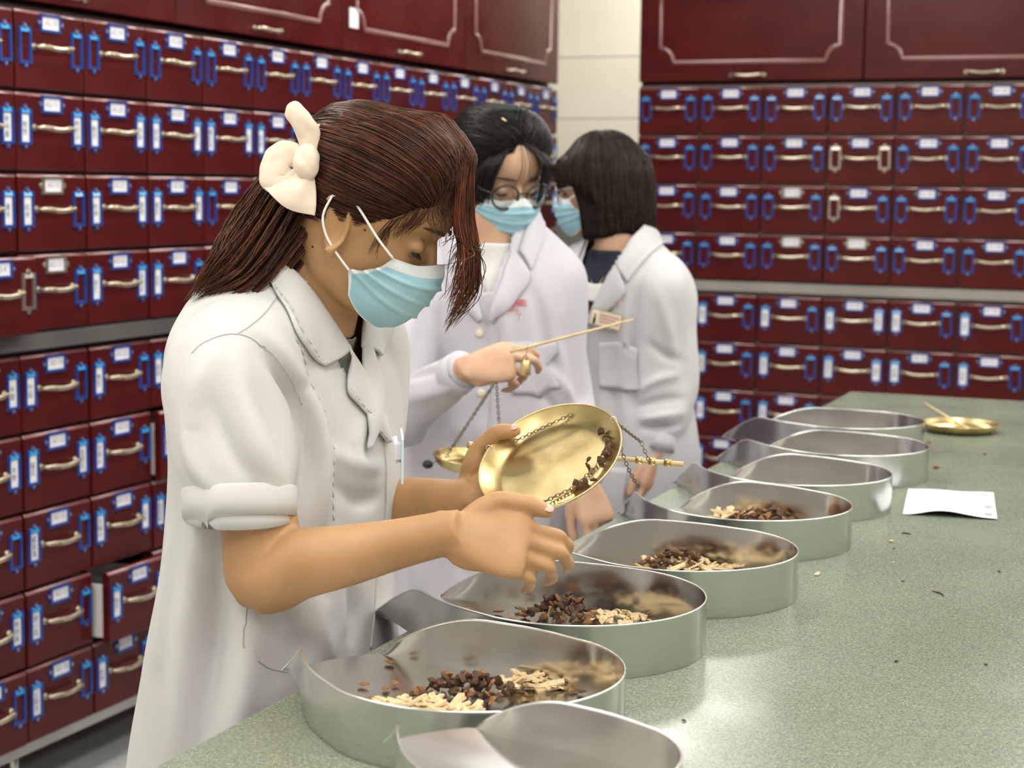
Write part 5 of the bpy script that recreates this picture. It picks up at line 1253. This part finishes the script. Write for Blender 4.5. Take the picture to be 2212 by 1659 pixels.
# ---------------- woman with glasses: hair, glasses, embroidery
def finish_two():
    H, root, bc = W2['H'], W2['root'], W2['bc']
    hm = hair_mats('black', [(.0055, .0055, .006), (.009, .009, .0095), (.016, .015, .015), (.004, .004, .0045)])
    hl = table([(0, .112), (.35, .098), (.7, .074), (1.0, .046), (1.25, .018), (1.6, .0), (2.2, -.02), (PI, -.04)])
    bh, hc_ = cap_hair(H, root, hm, hl, lambda u, th: .004+.016*smoothstep(.0, .12, u)+.006*smoothstep(.9, 1.6, abs(th)))
    R_ = random.Random(11); tie = H.w(-.10, 0, .01); dt = (tie-hc_).normalized(); paths = []
    part = H.w(.055, .008, .15)
    def on(d, off): h = bh.ray_cast(hc_, d); return (h[0] if h[0] is not None else hc_+d*.1)+d*off
    for k in range(1700):
        th = R_.uniform(-PI, PI); u0 = hl(th); uu = u0+(.135-u0)*R_.random()**1.2; d0 = (H.surf(uu, th)-hc_).normalized(); ang = d0.angle(dt, 0)
        if ang < .12: continue
        # strands near the front fall to the sides before running back
        side = H.l*(1 if d0.dot(H.l) > .02 else -1); axq = d0.cross(dt).normalized(); P = []; npt = 5+int(ang*4); off = R_.uniform(.0003, .003); wob = R_.uniform(-.04, .04); te = R_.uniform(.75, 1.)
        for i in range(npt):
            t = i/(npt-1)*te; d = Matrix.Rotation(ang*t, 3, axq) @ d0; d = (d+side*.45*math.sin(PI*t)*smoothstep(.3, 1.6, ang)+axq*wob*math.sin(PI*t)).normalized(); P.append(on(d, off))
        paths.append(P)
    strands('hair_strands', paths, hm, root, .00085, [3, 3, 2, 3])
    q = MB(); paths = []
    for sg in (-1, 1):                                  # curtain fringe on both sides of the parting
        for k in range(210 if sg > 0 else 170):
            t = R_.random(); a = H.surf(.128, .15*sg+R_.uniform(-.2, .2), .014); th1 = sg*(.35+.75*t) if sg > 0 else -(.62+.55*t); b_ = H.surf(.092-.02*t, th1*.8, .016+R_.uniform(0, .006)); c_ = H.surf(.050-.03*t, th1, .014+.006*R_.random()); e_ = H.surf(.012-.035*t-R_.random()*.02, th1+sg*.10, .010+.005*R_.random())
            if sg > 0: e_ = H.surf(-.005-.03*R_.random(), th1+sg*.16, .016)
            paths.append([V(p) for p in crom([tuple(x) for x in (a, b_, c_, e_)], 5)])
    for k in range(4):                                  # thin wisps over the forehead
        th = R_.uniform(-.45, .4); a = H.surf(.12, th*.4, .014); b_ = H.surf(.09, th*.8, .010); c_ = H.surf(.06, th, .006); e_ = H.surf(.045-.02*R_.random(), th+R_.uniform(-.15, .15), .004); paths.append([V(p) for p in crom([tuple(x) for x in (a, b_, c_, e_)], 5)])
    strands('fringe', paths, hm, root, .0008)
    ctl = [tie, H.w(-.115, -.01, -.06), H.w(-.10, -.02, -.13), H.w(-.085, -.03, -.20)]; q = MB(); limb(q, list(zip(ctl, [.028, .032, .026, .008])), 16, 6); child(q.build('ponytail', [hm[-1]]), root)
    paths = []
    for k in range(60):                                  # loose lock in front of her left shoulder
        a = H.surf(-.01, 1.75, .010)+H.l*R_.uniform(0, .006); e0 = at(1092+R_.uniform(-4, 4), 545, 3.30); e1 = at(1098+R_.uniform(-5, 5), 580+R_.uniform(0, 20), 3.29); paths.append([V(p) for p in crom([tuple(x) for x in (a, a.lerp(e0, .5)+H.l*.008, e0, e1)], 6)])
    strands('side_lock', paths, hm, root, .0007)
    q = MB(); pt = on((H.w(.030, -.022, .14)-hc_).normalized(), .0026); q.loft([ellring(pt+H.u*(.0015*math.sin(a)), H.f*(.014*math.cos(a)), H.l*(.0035*math.cos(a)), 14, 1.3) for a in (0, .6, 1.2)]); child(q.build('parting', M['skin_fair']), root)
    spectacles(H, root, M['glass_frame'])
    rt = (CR*.94+W2['L']*.0).normalized()
    lettering_on(bc, root, '德信中医', [(1104, 668, .45), (1113, 656, .15), (1122, 655, 0), (1131, 656, -.1)], .0150, M['red_ink'], 'embroidery', CR, CU, .004)
    lettering_on(bc, root, 'ト了', [(1118, 672, 0), (1121, 684, 0)], .012, M['red_ink'], 'embroidery', CR, CU, .004)
finish_two()
# balance rod between her fingers, with weight, chains and dish
a, b_ = at(1130, 753, 2.985), at(1368, 690, 2.93); q = MB(); q.tube([a+(a-b_)*.12, a, a.lerp(b_, .5), b_], [.0028, .0028, .0023, .0016], 10)
o = q.build('balance_rod', M['wood_rod']); tag(o, 'thin yellow balance rod held out by the woman with round glasses', 'rod')
wp = at(1135, 794, 2.985); t = thing('balance_weight', 'small brass hanging weight below the raised balance rod', 'weight', wp)
q = MB(); q.loft([ellring(V((0, 0, z)), V((r_, 0, 0)), V((0, r_*.8, 0)), 14, .8) for z, r_ in ((-.013, .009), (-.012, .0098), (.008, .0088), (.012, .006), (.015, .003))]); q.build('weight_body', M['brass'], t)
q = MB(); q.tube([(0, 0, .014), (.002, 0, .03), (.004, 0, .042)], .0005, 5); q.tube([(.004*math.cos(x), 0, .017+.004*math.sin(x)) for x in [k*PI/6 for k in range(13)]], .0009, 5, 0, False); q.build('hook', M['chain'], t)
dc = at(1010, 1010, 3.03); t = thing('scale_dish', 'smaller brass scale dish hanging below the raised hand', 'dish', dc); inst('dish', dish(.062, .020), t); t.rotation_euler = (.05, .10, 0)
hang = at(1072, 822, 3.0)
q = MB()
for an in (2.6, 4.4, .3): p = dc+V((.06*math.cos(an), .06*math.sin(an), .020)); chain(q, hang, p, 0, .0075, .0008)
o = q.build('scale_chain', M['chain']); tag(o, 'three fine dark chains holding up the smaller scale dish', 'chain')
p = at(924, 1003, 3.12); q = MB(); q.loft([ellring(p+CU*(.008*math.sin(x)), CR*(.010*math.cos(x)), CF*(.007*math.cos(x)), 14) for x in [k*PI/8-PI/2+.02 for k in range(9)]]); q.tube([p+CR*.006, p+CR*.016+CU*.006, p+CR*.024+CU*.002], .0006, 5)
o = q.build('pen_cap', M['rubber']); o['category'] = 'clip'; tag(o, 'small black clip with a wire loop beside the smaller brass dish', 'clip')

# ---------------- woman with the bob: hair, glasses, badge
def finish_three():
    H, root, bc = W3['H'], W3['root'], W3['bc']
    hm = hair_mats('brown', [(.016, .010, .007), (.024, .015, .010), (.034, .021, .014), (.011, .007, .005)])
    hl = table([(0, .052), (.5, .050), (.85, .045), (1.05, -.01), (1.3, -.06), (1.7, -.085), (2.3, -.09), (PI, -.09)])
    hc_ = H.w(-.004, 0, .045)
    # the bob hangs from the crown: closed bell with strands over it
    q = MB(); rings = []; nt = 56
    for u, k in ((-.094, .94), (-.092, 1.0), (-.08, 1.04), (-.055, 1.06), (-.02, 1.08), (.02, 1.09), (.05, 1.08), (.075, 1.05), (.096, .98), (.114, .87), (.128, .71), (.138, .52), (.144, .30), (.146, .03)):
        r = []
        for j in range(nt):
            th = 2*PI*j/nt; th = th if th <= PI else th-2*PI; us = max(min(u, .132), .03); p0 = H.loc(H.surf(min(us, .11), th))
            x = p0.x*(k+.10 if p0.x < 0 else k+.02); y = p0.y*(k+.16); 
            if u < .05 and abs(th) < 1.1: x = min(x, -.004+.055*(abs(th)/1.1)**2+.03*smoothstep(-.02, .05, u)*1.)
            if u < -.03 and x < 0: x *= 1-.35*smoothstep(-.03, -.11, u)*0-.0
            r.append(H.w(x, y, u))
        rings.append(r)
    q.loft(rings, True); me = q.mesh('hair', [hm[-1]]); from_mesh('hair', me, root); bh = BVHTree.FromPolygons([V(v) for v in q.v], q.f)
    R_ = random.Random(21); paths = []
    for k in range(1900):
        th = R_.uniform(-PI, PI); u0 = R_.uniform(.06, .1455); u1 = -.097+R_.uniform(-.006, .018) if abs(th) > .95 else R_.uniform(.02, .034); P = []; ph = R_.uniform(0, 6); off = R_.uniform(.0003, .004)
        for i in range(10):
            u = u0+(u1-u0)*i/9; t2 = th+.02*math.sin(3*i/9+ph)
            d = (H.f*math.cos(t2)+H.l*math.sin(t2)+(H.u*math.tan(min(1.5, (u-.06)/.0865*1.5)) if u > .06 else V())).normalized()
            org = H.w(-.004, 0, min(u, .06)); h = bh.ray_cast(org, d)
            p = (h[0] if h[0] is not None else (P[-1]-H.u*.012 if P else org+d*.1)); P.append(p+d*off)
        paths.append(P)
    strands('hair_strands', paths, hm, root, .0011, [3, 3, 2, 2])
    paths = []
    for k in range(260):                                 # straight fringe across the forehead
        th = R_.uniform(-1.0, 1.0); a = H.surf(.132, th*.5, .016); b_ = H.surf(.10, th*.9, .016); c_ = H.surf(.06, th, .014+.004*R_.random()); e_ = H.surf(.034-.014*R_.random(), th, .012); paths.append([V(p) for p in crom([tuple(x) for x in (a, b_, c_, e_)], 4)])
    strands('fringe', paths, hm, root, .001)
    spectacles(H, root, M['steel'], .021, .0010)
    bcx = cam_hit(bc, 1315, 690); p, nn = bcx; nn = (nn*.3+W3['F']*.5-CF*.5).normalized(); p = p+nn*.010; u = (V((0, 0, 1))-nn*nn.z).normalized(); r_ = u.cross(nn).normalized(); r2 = (r_*.985-u*.17).normalized(); u2 = nn.cross(r2).normalized()
    g = lambda a, b_, c=0.: p+r2*a+u2*b_+nn*(.006+c)
    q = MB(); w_, h_ = .037, .0178
    def rect(x0, x1, y0, y1, z0, z1, mi): q.add([g(x0, y0, z0), g(x1, y0, z0), g(x1, y1, z0), g(x0, y1, z0), g(x0, y0, z1), g(x1, y0, z1), g(x1, y1, z1), g(x0, y1, z1)], [(3, 2, 1, 0), (4, 5, 6, 7), (0, 1, 5, 4), (1, 2, 6, 5), (2, 3, 7, 6), (3, 0, 4, 7)], mi)
    rect(-w_, w_, -h_, h_, -.002, .001, 0); rect(-w_+.0015, w_-.0015, -h_+.0015, h_-.0015, .001, .0013, 1); rect(-w_+.003, -w_+.018, -h_+.003, h_-.003, .0013, .0016, 2)
    rect(-w_+.007, -w_+.014, -h_+.003, -.001, .0016, .0018, 3); rect(-w_+.0075, -w_+.0135, -.001, .008, .0016, .0019, 4)
    for k in range(3): rect(-w_+.022, w_-.006-.008*(k % 2), .006-.007*k, .008-.007*k, .0013, .0016, 5)
    child(q.build('name_badge', [M['brass'], M['button'], M['tile'], M['tee_navy'], M['skin'], M['red_ink']]), root)
    lettering_on(bc, root, '中医', [(1328, 662, .3), (1342, 655, .1)], .012, M['red_faint'], 'embroidery', CR, CU, .004)
    q = MB(); q.tube([W3['Q'](-.02, .075, 1.27), W3['Q'](0, .085, 1.235), W3['Q'](.02, .075, 1.27)], .0007, 5); child(q.build('necklace', M['brass']), root)
M['red_faint'] = new_mat('faded_red_thread', (.72, .45, .48), .8); noise_colour(M['red_faint'], (.68, .4, .44), (.76, .52, .54), 90)
finish_three()
